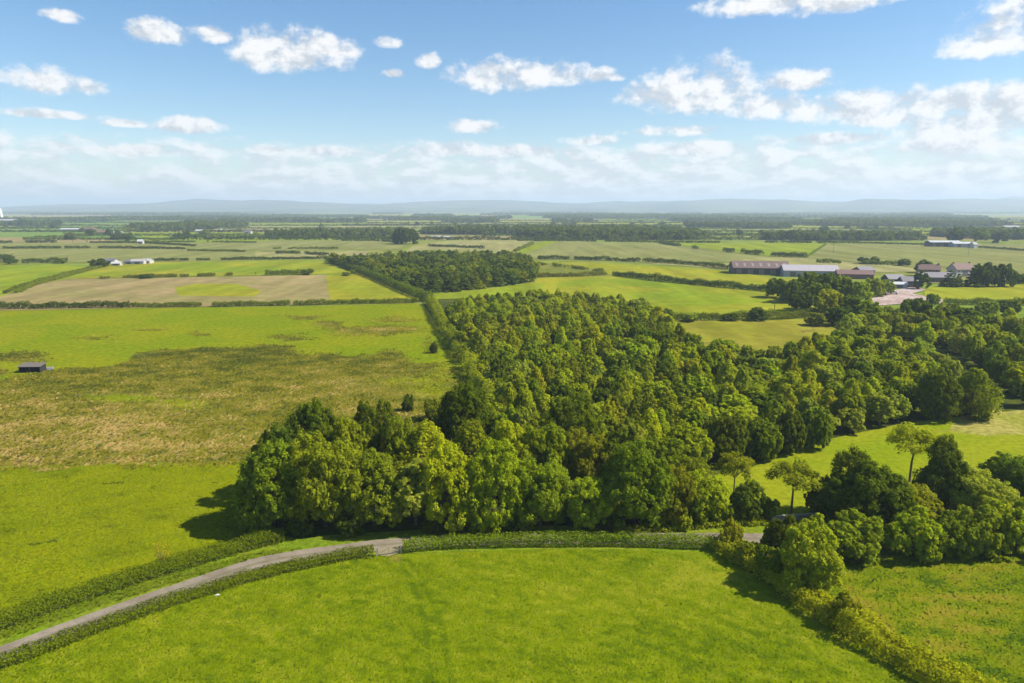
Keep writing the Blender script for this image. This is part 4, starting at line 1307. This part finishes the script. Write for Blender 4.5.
def wr(px0, px1, ybase, depth):
    y0 = G(512, ybase)[1]
    return ((px0 - 512) / F * y0 * 0.985, (px1 - 512) / F * y0 * 0.985, y0, y0 + depth)


woodland([wr(512, 640, 240.5, 380), wr(600, 732, 240.5, 420)], 15, 8, 'far_wood', 'long dark far wood behind the olive field')
woodland([wr(256, 330, 239, 130), wr(320, 396, 238, 200), wr(415, 520, 235, 160)], 13, 8, 'far_wood', 'far tree belt behind the olive fields')
woodland([wr(97, 192, 231, 500)], 15, 10, 'far_wood', 'far wood beyond the grey-roofed farm')
woodland([wr(-20, 40, 226, 160), wr(20, 110, 221, 700)], 14, 11, 'far_wood', 'far woods beside the white tower')
woodland([wr(700, 810, 229, 300), wr(820, 1060, 227, 500), wr(770, 950, 241, 90), wr(985, 1080, 240, 200)], 14, 9, 'far_wood', 'far woods behind the long white shed')
woodland([wr(540, 760, 219, 900)], 16, 16, 'far_wood', 'bluish wood band under the hills')
rr = []
for k in range(50):
    d0 = 2600 * (9500 / 2600) ** random.random()
    w = random.uniform(150, 900) * (0.6 + d0 / 6000); cx = random.uniform(-0.85, 0.85) * d0
    rr.append((cx - w / 2, cx + w / 2, d0, d0 + random.uniform(60, 400) * (0.5 + d0 / 5000)))
woodland([r for r in rr if r[2] < 4200], 14, 15, 'far_wood', 'scattered woods across the far plain', nq=12)
woodland([r for r in rr if r[2] >= 4200], 15, 26, 'far_wood', 'thin bluish woods along the horizon', nq=12)

k = 0
for (x0, x1, y0, y1) in CELLS:
    if y0 > 4500: continue
    segs = []
    if random.random() < 0.92: segs.append([(x0, y0), (x1, y0 + random.uniform(-8, 8))])
    if random.random() < 0.75: segs.append([(x1, y0), (x1 + random.uniform(-20, 20), y1)])
    for s in segs:
        mx = (s[0][0] + s[1][0]) / 2; my = (s[0][1] + s[1][1]) / 2
        if abs(mx) > 0.8 * my: continue
        lf = min(0.0011 * my, 2.4)
        L = math.dist(*s)
        ln = bez([s[0], ((s[0][0] + s[1][0]) / 2, my), s[1]], 6)
        hb = random.uniform(3.5, 6.5)
        px, py = proj(mx, my)
        side = 'beyond the back plantation' if 330 < px < 540 else 'beyond the farm' if px > 720 else 'past the olive field' if px >= 540 else 'beyond the tan field'
        dist = 'on the nearer far fields' if my < 1600 else 'on the remote far fields'
        lab = f'thin dark far hedgerow {dist} {side}'
        hedge(ln, hb * 1.3, hb, lab, lab, random.choice(['dark green', 'mid green', 'bluish dark']), leaf=lf, dens=0.85 / lf ** 2, rag=0.7, parts=False, mat=FARFOL, name='hedgerow')
        if random.random() < 0.75:
            for _ in range(random.randint(1, 4)):
                t = random.random()
                tx, ty = s[0][0] + (s[1][0] - s[0][0]) * t, s[0][1] + (s[1][1] - s[0][1]) * t
                lb = f'small far tree on a hedgerow {dist} {side}'
                place('hedgerow_tree', 'far', (tx, ty), random.uniform(9, 14), random.uniform(5, 8), random.choice(['dark green', 'bluish dark', 'mid green']), lb, lb, parts=False)

# ------------------------------------------------------------------ standing grass (nobody could count it)
def blade_mat(name, lo, mid, hi):
    m, nt, out = new_mat(name)
    lf = nt.attr('leaf')
    c = nt.mix(nt.sm(lf, 0.0, 0.5), lo, mid); c = nt.mix(nt.sm(lf, 0.5, 1.0), c, hi)
    ge = nt.new('ShaderNodeNewGeometry')
    va = nt.new('ShaderNodeVectorMath', operation='MULTIPLY_ADD'); nt.l.new(ge.outputs['Normal'], va.inputs[0]); va.inputs[1].default_value = (0.35, 0.35, 0.35); va.inputs[2].default_value = (0, 0, 1)
    vn = nt.new('ShaderNodeVectorMath', operation='NORMALIZE'); nt.l.new(va.outputs[0], vn.inputs[0])
    d = nt.new('ShaderNodeBsdfDiffuse'); nt.put(d.inputs[0], c); nt.l.new(vn.outputs[0], d.inputs['Normal'])
    t = nt.new('ShaderNodeBsdfTranslucent'); nt.put(t.inputs[0], c)
    ms = nt.new('ShaderNodeMixShader'); ms.inputs[0].default_value = 0.2
    nt.l.new(d.outputs[0], ms.inputs[1]); nt.l.new(t.outputs[0], ms.inputs[2]); nt.l.new(ms.outputs[0], out.inputs[0])
    return m


def tufts(name, poly, n, h, w, mat, label, leaf_fn, keep_fn=None, z=0.03, lean=(0.5, 0.15)):
    P = np.array(poly); lo, hi = P.min(0), P.max(0)
    q = RNG.uniform(lo, hi, (n, 2)); q = q[in_poly(q[:, 0], q[:, 1], poly)]
    if keep_fn is not None: q = q[keep_fn(q[:, 0], q[:, 1])]
    n = len(q)
    hh = h * RNG.uniform(0.5, 1.4, n) * (0.55 + 0.9 * vnoise(q[:, 0] / 1.7, q[:, 1] / 1.7, 31, 3)); ww = w * RNG.uniform(0.6, 1.4, n)
    th = math.atan2(lean[1], lean[0]) + RNG.normal(size=n) * 0.9
    run = hh * RNG.uniform(0.9, 2.4, n)
    ln = np.stack([np.cos(th) * run, np.sin(th) * run], 1)
    dx, dy = -np.sin(th) * ww / 2, np.cos(th) * ww / 2
    b0 = np.stack([q[:, 0] - dx, q[:, 1] - dy, np.full(n, z - .02)], 1); b1 = np.stack([q[:, 0] + dx, q[:, 1] + dy, np.full(n, z - .02)], 1)
    t1 = np.stack([q[:, 0] + dx * .6 + ln[:, 0], q[:, 1] + dy * .6 + ln[:, 1], z + hh], 1); t0 = np.stack([q[:, 0] - dx * .6 + ln[:, 0], q[:, 1] - dy * .6 + ln[:, 1], z + hh * RNG.uniform(.7, 1.1, n)], 1)
    V = np.stack([b0, b1, t1, t0], 1).reshape(-1, 3)
    me = np_mesh(name, V, np.arange(n * 4).reshape(n, 4), leaf=np.clip(leaf_fn(q[:, 0], q[:, 1]), 0, 1))
    return tag(link(name, me, None, mat), label, kind='stuff')


def meadow_leaf(x, y):
    at_ = meadow_attrs(x, y)
    v = 0.46 + 1.25 * (vnoise(x / 1.5 + y / 3, y / 1.1, 51, 4) - 0.5) + 0.5 * (vnoise(x / 16, y / 12, 53, 3) - 0.5) + RNG.normal(size=x.shape) * 0.10 + 0.45 * at_['pale'] + 0.12 * at_['warm'] - 0.28 * at_['track']
    return v


tufts('meadow_grass', gp([(-40, 700), (0, 672), (70, 644), (200, 597), (300, 569), (380, 556), (405, 558), (500, 551), (620, 550), (712, 553), (755, 577), (830, 624), (890, 658), (950, 695)]), 170000, 0.11, 0.20,
      blade_mat('meadow_blades', (0.096, 0.152, 0.003), (0.182, 0.236, 0.003), (0.268, 0.288, 0.014)), 'long green grass of the near meadow', meadow_leaf, lambda x, y: meadow_attrs(x, y)['bare'] < RNG.uniform(0.3, 1.0, x.shape))
tufts('verge_grass', gp([(-20, 648), (0, 640), (120, 600), (250, 560), (300, 549), (340, 546), (262, 552), (190, 570), (100, 598), (0, 632), (-20, 640)]), 26000, 0.2, 0.25,
      blade_mat('verge_blades', (0.07, 0.11, 0.006), (0.135, 0.175, 0.006), (0.19, 0.20, 0.03)), 'green grass growing on the lane verge', lambda x, y: 0.4 + RNG.normal(size=x.shape) * .2)
tufts('grazed_grass', gp([(-20, 473), (0, 468), (120, 465), (243, 462), (300, 480), (300, 530), (250, 545), (120, 582), (0, 622), (-20, 628)]), 110000, 0.10, 0.26,
      blade_mat('grazed_blades', (0.080, 0.105, 0.004), (0.215, 0.248, 0.003), (0.265, 0.272, 0.005)), 'short bright grass of the mown field',
      lambda x, y: 0.55 + 1.0 * (vnoise(x / 5, y / 3, 81, 5) - 0.5) + RNG.normal(size=x.shape) * .07 - 0.75 * sstep(0.73, 0.78, vnoise(x / 5 + 7, y / 2.6, 85, 4)))
ROUGH_BL = blade_mat('rough_blades', (0.066, 0.080, 0.007), (0.186, 0.172, 0.011), (0.38, 0.27, 0.085))


def rough_leaf(x, y):
    a_ = rough_attrs(x, y)
    return 0.34 + 0.9 * (vnoise(x / 7, y / 4.5, 61, 5) - 0.5) * 1.4 + RNG.normal(size=x.shape) * 0.16 + 0.42 * a_['tan'] * (0.3 + 1.2 * vnoise(x / 3.2, y / 2.4, 63, 3)) - 0.14 * a_['dark']


tufts('rough_grass', gp([(-40, 345), (0, 345), (150, 318), (440, 312), (462, 350), (485, 392), (500, 430), (330, 484), (243, 466), (120, 471), (0, 473), (-40, 474)]), 290000, 0.28, 0.55, ROUGH_BL,
      'brown and tan tussocky grass of the rough pasture', rough_leaf, lambda x, y: (RNG.uniform(0, 1, x.shape) < 1.25 * rough_attrs(x, y)['rough'] * (0.25 + vnoise(x / 2.5, y / 2.5, 67, 3)) - 0.12) & (proj(x, y)[1] < 457 + 18 * vnoise(x / 5, y / 40, 68, 4) + (240 - proj(x, y)[0]) * 0.022), lean=(0.2, 0.1))
tufts('tussock_grass', gp([(806, 592), (845, 560), (920, 556), (1040, 550), (1040, 690), (985, 700)]), 60000, 0.24, 0.34,
      blade_mat('tussock_blades', (0.058, 0.105, 0.005), (0.165, 0.210, 0.004), (0.25, 0.22, 0.018)), 'tussocky green and russet grass in the corner field',
      lambda x, y: 0.42 + 1.8 * (vnoise(x / 3.2, y / 1.8, 71, 5) - 0.5) + RNG.normal(size=x.shape) * .13 + 0.5 * corner_attrs(x, y)['rough'] * vnoise(x / 3, y / 3, 73, 2))

# ------------------------------------------------------------------ buildings
WALLS = dict(dark=plain('dark_boards', (0.05, 0.048, 0.055), 0.8), brick=plain('red_brick', (0.17, 0.095, 0.072), 0.9), render=plain('pale_render', (0.40, 0.38, 0.35), 0.9, .12), grey=plain('grey_sheet', (0.30, 0.29, 0.33), 0.6, .15), stone=plain('field_stone', (0.30, 0.27, 0.20), 0.95, .4, 3))
ROOFS = dict(rust=plain('rusty_roof', (0.125, 0.078, 0.066), 0.7, .4, .5), lilac=plain('grey_roof', (0.33, 0.30, 0.32), 0.6, .2, .4), white=plain('white_roof', (0.42, 0.42, 0.42), 0.5, .1), slate=plain('slate', (0.13, 0.12, 0.14), 0.6, .3), tile=plain('red_tile', (0.15, 0.085, 0.072), 0.8, .3))
GLASS = plain('dark_glass', (0.03, 0.035, 0.04), 0.1, .1); DOORM = plain('door_paint', (0.12, 0.10, 0.09), 0.6); SKYL = plain('rooflight', (0.23, 0.185, 0.165), 0.4, .1)
WHITEP = plain('white_paint', (0.8, 0.8, 0.78), 0.5, .05)


def gable(name, cx, cy, L, Wd, hw, rise, rot, wall, roof, label, cat='building', doors=0, windows=0, rooflights=0, chimney=False, group=None):
    e = empty(name, (cx, cy, 0), rot)
    mb = MB()
    x, y = L / 2, Wd / 2
    mb.add([(-x, -y, -.2), (x, -y, -.2), (x, y, -.2), (-x, y, -.2), (-x, -y, hw), (x, -y, hw), (x, y, hw), (-x, y, hw), (-x, 0, hw + rise), (x, 0, hw + rise)],
           [(3, 2, 1, 0), (0, 1, 5, 4), (2, 3, 7, 6), (1, 2, 6, 9, 5), (3, 0, 4, 8, 7), (4, 5, 9, 8), (6, 7, 8, 9)])
    mb.build('wall', WALLS[wall], e)
    t = 0.25; ov = 0.5; sl = rise / y
    rf = MB()
    X = x + ov; Y = y + ov; z0 = hw - ov * sl + .05
    for s in (-1, 1):
        a = [(-X, s * Y, z0), (X, s * Y, z0), (X, 0, hw + rise + .05), (-X, 0, hw + rise + .05)]
        b = [(p[0], p[1], p[2] + t) for p in a]
        rf.add(a + b, [(0, 1, 2, 3), (7, 6, 5, 4), (0, 4, 5, 1), (1, 5, 6, 2), (2, 6, 7, 3), (3, 7, 4, 0)])
    r = rf.build('roof', ROOFS[roof], e)
    for k in range(rooflights):
        px_ = -x + L * (k + .5) / rooflights
        m_ = MB(); yy0, yy1 = -y * .8, -y * .35
        zz = lambda q: hw + rise * (1 + q / y) + .05 + t
        m_.add([(px_ - .9, yy0, zz(yy0) + .02), (px_ + .9, yy0, zz(yy0) + .02), (px_ + .9, yy1, zz(yy1) + .02), (px_ - .9, yy1, zz(yy1) + .02),
                (px_ - .9, yy0, zz(yy0) + .1), (px_ + .9, yy0, zz(yy0) + .1), (px_ + .9, yy1, zz(yy1) + .1), (px_ - .9, yy1, zz(yy1) + .1)],
               [(4, 5, 6, 7), (0, 1, 5, 4), (1, 2, 6, 5), (2, 3, 7, 6), (3, 0, 4, 7)])
        m_.build('rooflight', SKYL, r)
    for k in range(doors):
        q = -x + L * (k + .5) / doors; w_ = min(L / doors * .6, 4.2)
        MB().box(q - w_ / 2, q + w_ / 2, -y - .06, -y + .05, 0, hw * .8).build('door', DOORM, e)
    for k in range(windows):
        q = -x + L * (k + .5) / windows
        for z in ((1.0, 2.2), (3.6, 4.7)) if hw > 4.5 else ((1.0, 2.2),):
            if z[1] < hw - .2: MB().box(q - .5, q + .5, -y - .05, -y + .05, *z).build('window', GLASS, e)
    if chimney:
        for s in (-1, 1):
            MB().box(s * (x - .9) - .5, s * (x - .9) + .5, -.4, .4, hw + rise - .6, hw + rise + 1.3).build('chimney', WALLS['brick'], r)
    return tag(e, label, cat, group)


def at(px, py): return G(px, py)


bx, by = at(763, 274.5)
gable('barn', bx, by + 10, 42, 24, 5.0, 4.6, rad(-9), 'dark', 'rust', 'long barn with rusty red roof and dark open side', 'barn', doors=5, rooflights=7)
bx, by = at(813, 277)
gable('barn', bx, by + 8, 39, 18, 4.6, 3.6, rad(-11), 'grey', 'lilac', 'long barn with pale grey roof adjoining the rusty one', 'barn', doors=3)
bx, by = at(857, 279)
gable('shed', bx, by + 5, 24, 11, 3.4, 2.6, rad(-14), 'brick', 'tile', 'low reddish shed beyond the grey-roofed barn', 'shed', doors=2)
bx, by = at(867, 275)
gable('shed', bx, by + 6, 14, 9, 3.4, 2.4, rad(20), 'brick', 'slate', 'small slate-roofed shed behind the low reddish one', 'shed', doors=1)
bx, by = at(937, 282.5)
gable('farm_building', bx, by + 4, 22, 9, 3.6, 3.0, rad(-4), 'brick', 'slate', 'long brick farm building with two light bands by the conifer block', 'building', doors=3, windows=4)
bx, by = at(931, 276.5)
gable('farmhouse', bx, by + 4, 14, 8, 5.2, 3.4, rad(-20), 'brick', 'tile', 'farmhouse behind the long brick building', 'house', windows=3, chimney=True, doors=1)
bx, by = at(965, 277)
gable('farmhouse', bx, by + 6, 16, 9, 5.6, 4.0, rad(12), 'render', 'tile', 'pale farmhouse with red roof beside the conifer block', 'house', windows=4, chimney=True, doors=1)
bx, by = at(896, 285)
gable('shed', bx, by + 4, 12, 8, 4.0, 2.6, rad(8), 'dark', 'slate', 'dark shed at the back of the farmyard', 'shed', doors=2)
bx, by = at(900, 288.5)
gable('shed', bx, by + 3, 10, 5, 2.6, 1.2, rad(-6), 'render', 'white', 'small white-roofed shed on the farmyard', 'shed', doors=1)
bx, by = at(912, 287.5)
gable('shed', bx, by + 3, 12, 8, 4.2, 2.4, rad(-6), 'dark', 'slate', 'black shed beside the dark tree on the yard', 'shed', doors=1)
bx, by = at(947, 247)
gable('shed', bx, by + 10, 40, 16, 6, 2.0, rad(-3), 'dark', 'white', 'long white-roofed shed behind the big olive field', 'shed', doors=4)
bx, by = at(965, 247.6)
gable('shed', bx, by + 8, 26, 14, 5, 2.0, rad(-5), 'grey', 'white', 'lower white-roofed shed joined to the long one', 'shed', doors=2)
bx, by = at(975, 248.5)
gable('cottage', bx, by + 4, 7, 7, 5, 3, rad(20), 'render', 'slate', 'small white cottage at the end of the white-roofed sheds', 'house', windows=2, chimney=True)
for px, py, L, Wd, hw, rs, rot, wl, rf, lab in [
    (111, 263.2, 14, 9, 3.2, 2, -5, 'render', 'slate', 'dark-roofed white farm shed beside the dark tree'),
    (117, 265.6, 9, 7, 2.6, 1.6, 10, 'render', 'white', 'small bright white shed in front of the farm sheds'),
    (131, 264, 11, 8, 3.0, 1.8, -4, 'render', 'slate', 'small shed in the middle of the white farm'),
    (139, 264, 14, 9, 3.4, 2, 5, 'render', 'lilac', 'grey-roofed white shed in the white farm row'),
    (148, 263.4, 10, 8, 3.2, 2, -8, 'render', 'white', 'end shed of the white farm row'),
    (72, 231.2, 75, 26, 7, 4, 2, 'grey', 'white', 'long pale far shed in the green fields'),
    (88, 231, 60, 24, 7, 6, -3, 'brick', 'tile', 'far red-roofed farm range beside the long pale shed'),
    (104, 234, 36, 20, 6, 6, 10, 'brick', 'tile', 'reddish far barn next to the grey-roofed one'),
    (117, 234.8, 40, 22, 6, 5, -8, 'render', 'lilac', 'far grey-roofed barn beside the round tree'),
    (8, 222.5, 160, 60, 12, 8, 5, 'grey', 'lilac', 'low grey works building beside the white tower'),
    (200, 232.5, 26, 16, 6, 4, -5, 'render', 'white', 'white far house beside the far wood'),
    (222, 232, 28, 16, 6, 4, 5, 'render', 'white', 'second white far house among the hedges'),
    (248, 233.5, 24, 15, 6, 4, 0, 'render', 'slate', 'dark-roofed far house beyond the far green field'),
    (436, 238, 26, 12, 4, 2, 2, 'render', 'white', 'long low white tunnel-like shed beyond the pale field'),
    (448, 238.4, 22, 12, 4, 2, -4, 'render', 'white', 'second low white shed beyond the pale field'),
    (314, 234.5, 40, 20, 6, 4, 8, 'render', 'white', 'white far farmhouse among the tree belt'),
    (141, 244, 9, 8, 5, 3, 8, 'render', 'white', 'tiny white house by the thin field hedge'),
    (1010, 228.8, 60, 26, 8, 5, -6, 'render', 'lilac', 'pale far house near the frame edge'),
    (970, 231.2, 50, 26, 8, 5, 6, 'brick', 'tile', 'reddish far house behind the broad tree'),
]:
    bx, by = at(px, py)
    q_ = 0.62 if py < 240 else 0.8
    gable('farm_shed' if 'shed' in lab else 'far_house', bx, by, L * q_, Wd * q_, hw * q_, rs * q_, rad(rot), wl, rf, lab, 'building', doors=1)

# the white tower on the far left
tx, ty = at(1.0, 219)
e = empty('tower', (tx, ty, 0)); e.scale = (.7, .7, .72)
MB().box(-9, 9, -9, 9, 0, 58).build('shaft', WHITEP, e)
MB().box(-6, 6, -6, 6, 58, 74).build('cap', WHITEP, e)
tag(e, 'tall white tower far away beside the low grey works', 'tower')

# field shelter on the pasture
fx, fy = at(33, 371.5)
e = empty('field_shelter', (fx, fy, 0), rad(3))
mb = MB()
mb.box(-3.2, -3.08, -1.6, 1.6, 0, 2.0); mb.box(3.08, 3.2, -1.6, 1.6, 0, 2.0); mb.box(-3.08, 3.08, 1.5, 1.6, 0, 2.3)
mb.build('wall', plain('tarred_boards', (0.018, 0.016, 0.016), .9, .3, 4), e)
MB().add([(-3.5, -2.0, 1.85), (3.5, -2.0, 1.85), (3.5, 1.9, 2.45), (-3.5, 1.9, 2.45), (-3.5, -2.0, 1.95), (3.5, -2.0, 1.95), (3.5, 1.9, 2.55), (-3.5, 1.9, 2.55)],
         [(3, 2, 1, 0), (4, 5, 6, 7), (0, 1, 5, 4), (1, 2, 6, 5), (2, 3, 7, 6), (3, 0, 4, 7)]).build('roof', plain('felt_roof', (0.12, 0.10, 0.085), .9), e)
MB().box(-.06, .06, -1.6, -1.48, 0, 1.86).build('post', BARK, e)
tag(e, 'small black open-fronted field shelter on the rough pasture', 'shelter')
fx, fy = at(49, 369.5)
e = empty('water_trough', (fx, fy, 0), rad(20))
MB().box(-1.2, 1.2, -.4, .4, 0, .75).build('tank', WALLS['grey'], e)
MB().box(-1.0, 1.0, -.3, .3, .755, .77).build('lid', WALLS['stone'], e)
tag(e, 'small grey trough beside the black field shelter', 'trough')

# gate in the gap of the meadow hedge
GREENP = plain('gate_metal', (0.17, 0.19, 0.10), .6, .1, 1)
g0, g1 = np.array(at(377, 556.5)), np.array(at(401, 553.5))
L = float(np.linalg.norm(g1 - g0)); ang = math.atan2(*(g1 - g0)[::-1])
e = empty('field_gate', (*((g0 + g1) / 2), 0), ang)
mb = MB()
for z in (.25, .5, .72, .94, 1.2): mb.tube([(-L / 2 + .15, 0, z), (L / 2 - .15, 0, z)], [.035, .035], 6)
for x in (-L / 2 + .15, 0, L / 2 - .15): mb.tube([(x, 0, .2), (x, 0, 1.24)], [.035, .035], 6)
mb.tube([(-L / 2 + .15, 0, .25), (0, 0, 1.2)], [.03, .03], 6)
mb.build('gate_frame', GREENP, e)
for x in (-L / 2, L / 2): MB().box(x - .1, x + .1, -.1, .1, -.2, 1.45).build('post', WALLS['stone'], e)
tag(e, 'pale green barred gate in the gap of the meadow hedge', 'gate')

# low stone wall by the brownish pine
w0, w1 = np.array(at(771, 521)), np.array(at(824, 517.5))
L = float(np.linalg.norm(w1 - w0)); ang = math.atan2(*(w1 - w0)[::-1])
e = empty('field_wall', (*((w0 + w1) / 2), 0), ang)
mb = MB(); n = 22
for k in range(n):
    a, b = -L / 2 + L * k / n, -L / 2 + L * (k + 1) / n - .02
    mb.box(a, b, -.22 + random.uniform(-.03, .03), .22, -.1, .62 + random.uniform(-.04, .05))
mb.build('stone_course', WALLS['stone'], e)
MB().box(-L / 2, L / 2, -.3, .3, .68, .84).build('coping', plain('pale_coping', (0.30, 0.27, 0.19), .9, .3, 2), e)
tag(e, 'low stone wall with pale coping beside the lone umbrella pine', 'wall')

# white feed sack by the lower lane hedge
fx, fy = at(217, 596)
e = empty('feed_sack', (fx, fy, 0), rad(25)); e.scale = (.8, .8, .8)
mb = MB()
mb.tube([(-.35, 0, .12), (-.25, 0, .16), (.05, 0, .18), (.3, 0, .15), (.4, 0, .1)], [.05, .14, .17, .14, .04], 9)
SACK = plain('sack_cloth', (0.42, 0.42, 0.40), .8, .2, 6)
mb.build('sack_body', SACK, e, True)
mb = MB(); mb.tube([(.4, 0, .1), (.5, .02, .15)], [.04, .08], 7); mb.build('tied_neck', SACK, e)
tag(e, 'white sack lying at the foot of the lower lane hedge', 'sack')

# utility poles in the big far field and by the rough yellow field
POLEM = plain('pole_wood', (0.10, 0.085, 0.07), .9)
for px, py, h, lab in [(833, 253, 11, 'thin utility pole at the edge of the big olive field'), (968, 256.5, 12, 'thin utility pole in front of the white-roofed sheds'), (774, 316, 8, 'utility pole on the bright field near the barn trees'),
                       (520, 259, 9, 'utility pole at the corner of the large olive field')]:
    x, y = at(px, py)
    e = empty('utility_pole', (x, y, 0))
    mb = MB(); mb.tube([(0, 0, -.3), (0, 0, h)], [.18, .13], 8); mb.build('pole', POLEM, e)
    MB().box(-1, 1, -.08, .08, h - .7, h - .5).build('crossarm', POLEM, e)
    tag(e, lab, 'pole', 'utility poles on the fields')

# vans on the farmyard
TYRE = plain('tyre_rubber', (0.02, 0.02, 0.02), .9)
for px, py, rot, mat, lab in [(889, 293.5, 10, WHITEP, 'white van parked at the back of the farmyard'), (893.5, 294.5, -30, WHITEP, 'white pickup-sized van parked nearer the dark shed'), (884, 295.5, 60, WALLS['dark'], 'dark van parked at the yard entrance')]:
    x, y = at(px, py)
    e = empty('parked_van', (x, y, .35), rad(rot))
    mb = MB()
    prof = [(-2.4, .4), (2.4, .4), (2.4, 1.15), (1.5, 1.3), (0.95, 2.05), (-2.3, 2.1), (-2.4, 1.9)]
    n = len(prof)
    mb.add([(a, -.95, b) for a, b in prof] + [(a, .95, b) for a, b in prof], [tuple(range(n)), tuple(range(2 * n - 1, n - 1, -1))] + [((i + 1) % n, i, i + n, (i + 1) % n + n) for i in range(n)])
    mb.build('body', mat, e)
    MB().add([(1.52, -.8, 1.34), (1.52, .8, 1.34), (1.0, .8, 2.0), (1.0, -.8, 2.0), (1.56, -.8, 1.36), (1.56, .8, 1.36), (1.04, .8, 2.02), (1.04, -.8, 2.02)], [(4, 5, 6, 7), (0, 1, 5, 4), (1, 2, 6, 5), (2, 3, 7, 6), (3, 0, 4, 7)]).build('windscreen', GLASS, e)
    for sx_ in (-1.5, 1.5):
        for sy_ in (-.95, .95):
            m_ = MB(); m_.tube([(sx_, sy_ - .1, .36), (sx_, sy_ + .1, .36)], [.36, .36], 12); m_.build('wheel', TYRE, e)
    tag(e, lab, 'van')

# ------------------------------------------------------------------ render settings
SC.view_settings.view_transform = 'Standard'
SC.view_settings.look = 'None'
SC.view_settings.exposure = 0.8
SC.view_settings.gamma = 1.0
SC.view_settings.use_curve_mapping = False
SC.render.engine = 'CYCLES'
cy = SC.cycles
cy.use_denoising = True
try: cy.denoiser = 'OPENIMAGEDENOISE'
except Exception: pass
cy.max_bounces = 5; cy.diffuse_bounces = 3; cy.glossy_bounces = 1; cy.transmission_bounces = 3; cy.volume_bounces = 1
cy.use_adaptive_sampling = True; cy.adaptive_threshold = 0.015
cy.sample_clamp_indirect = 6
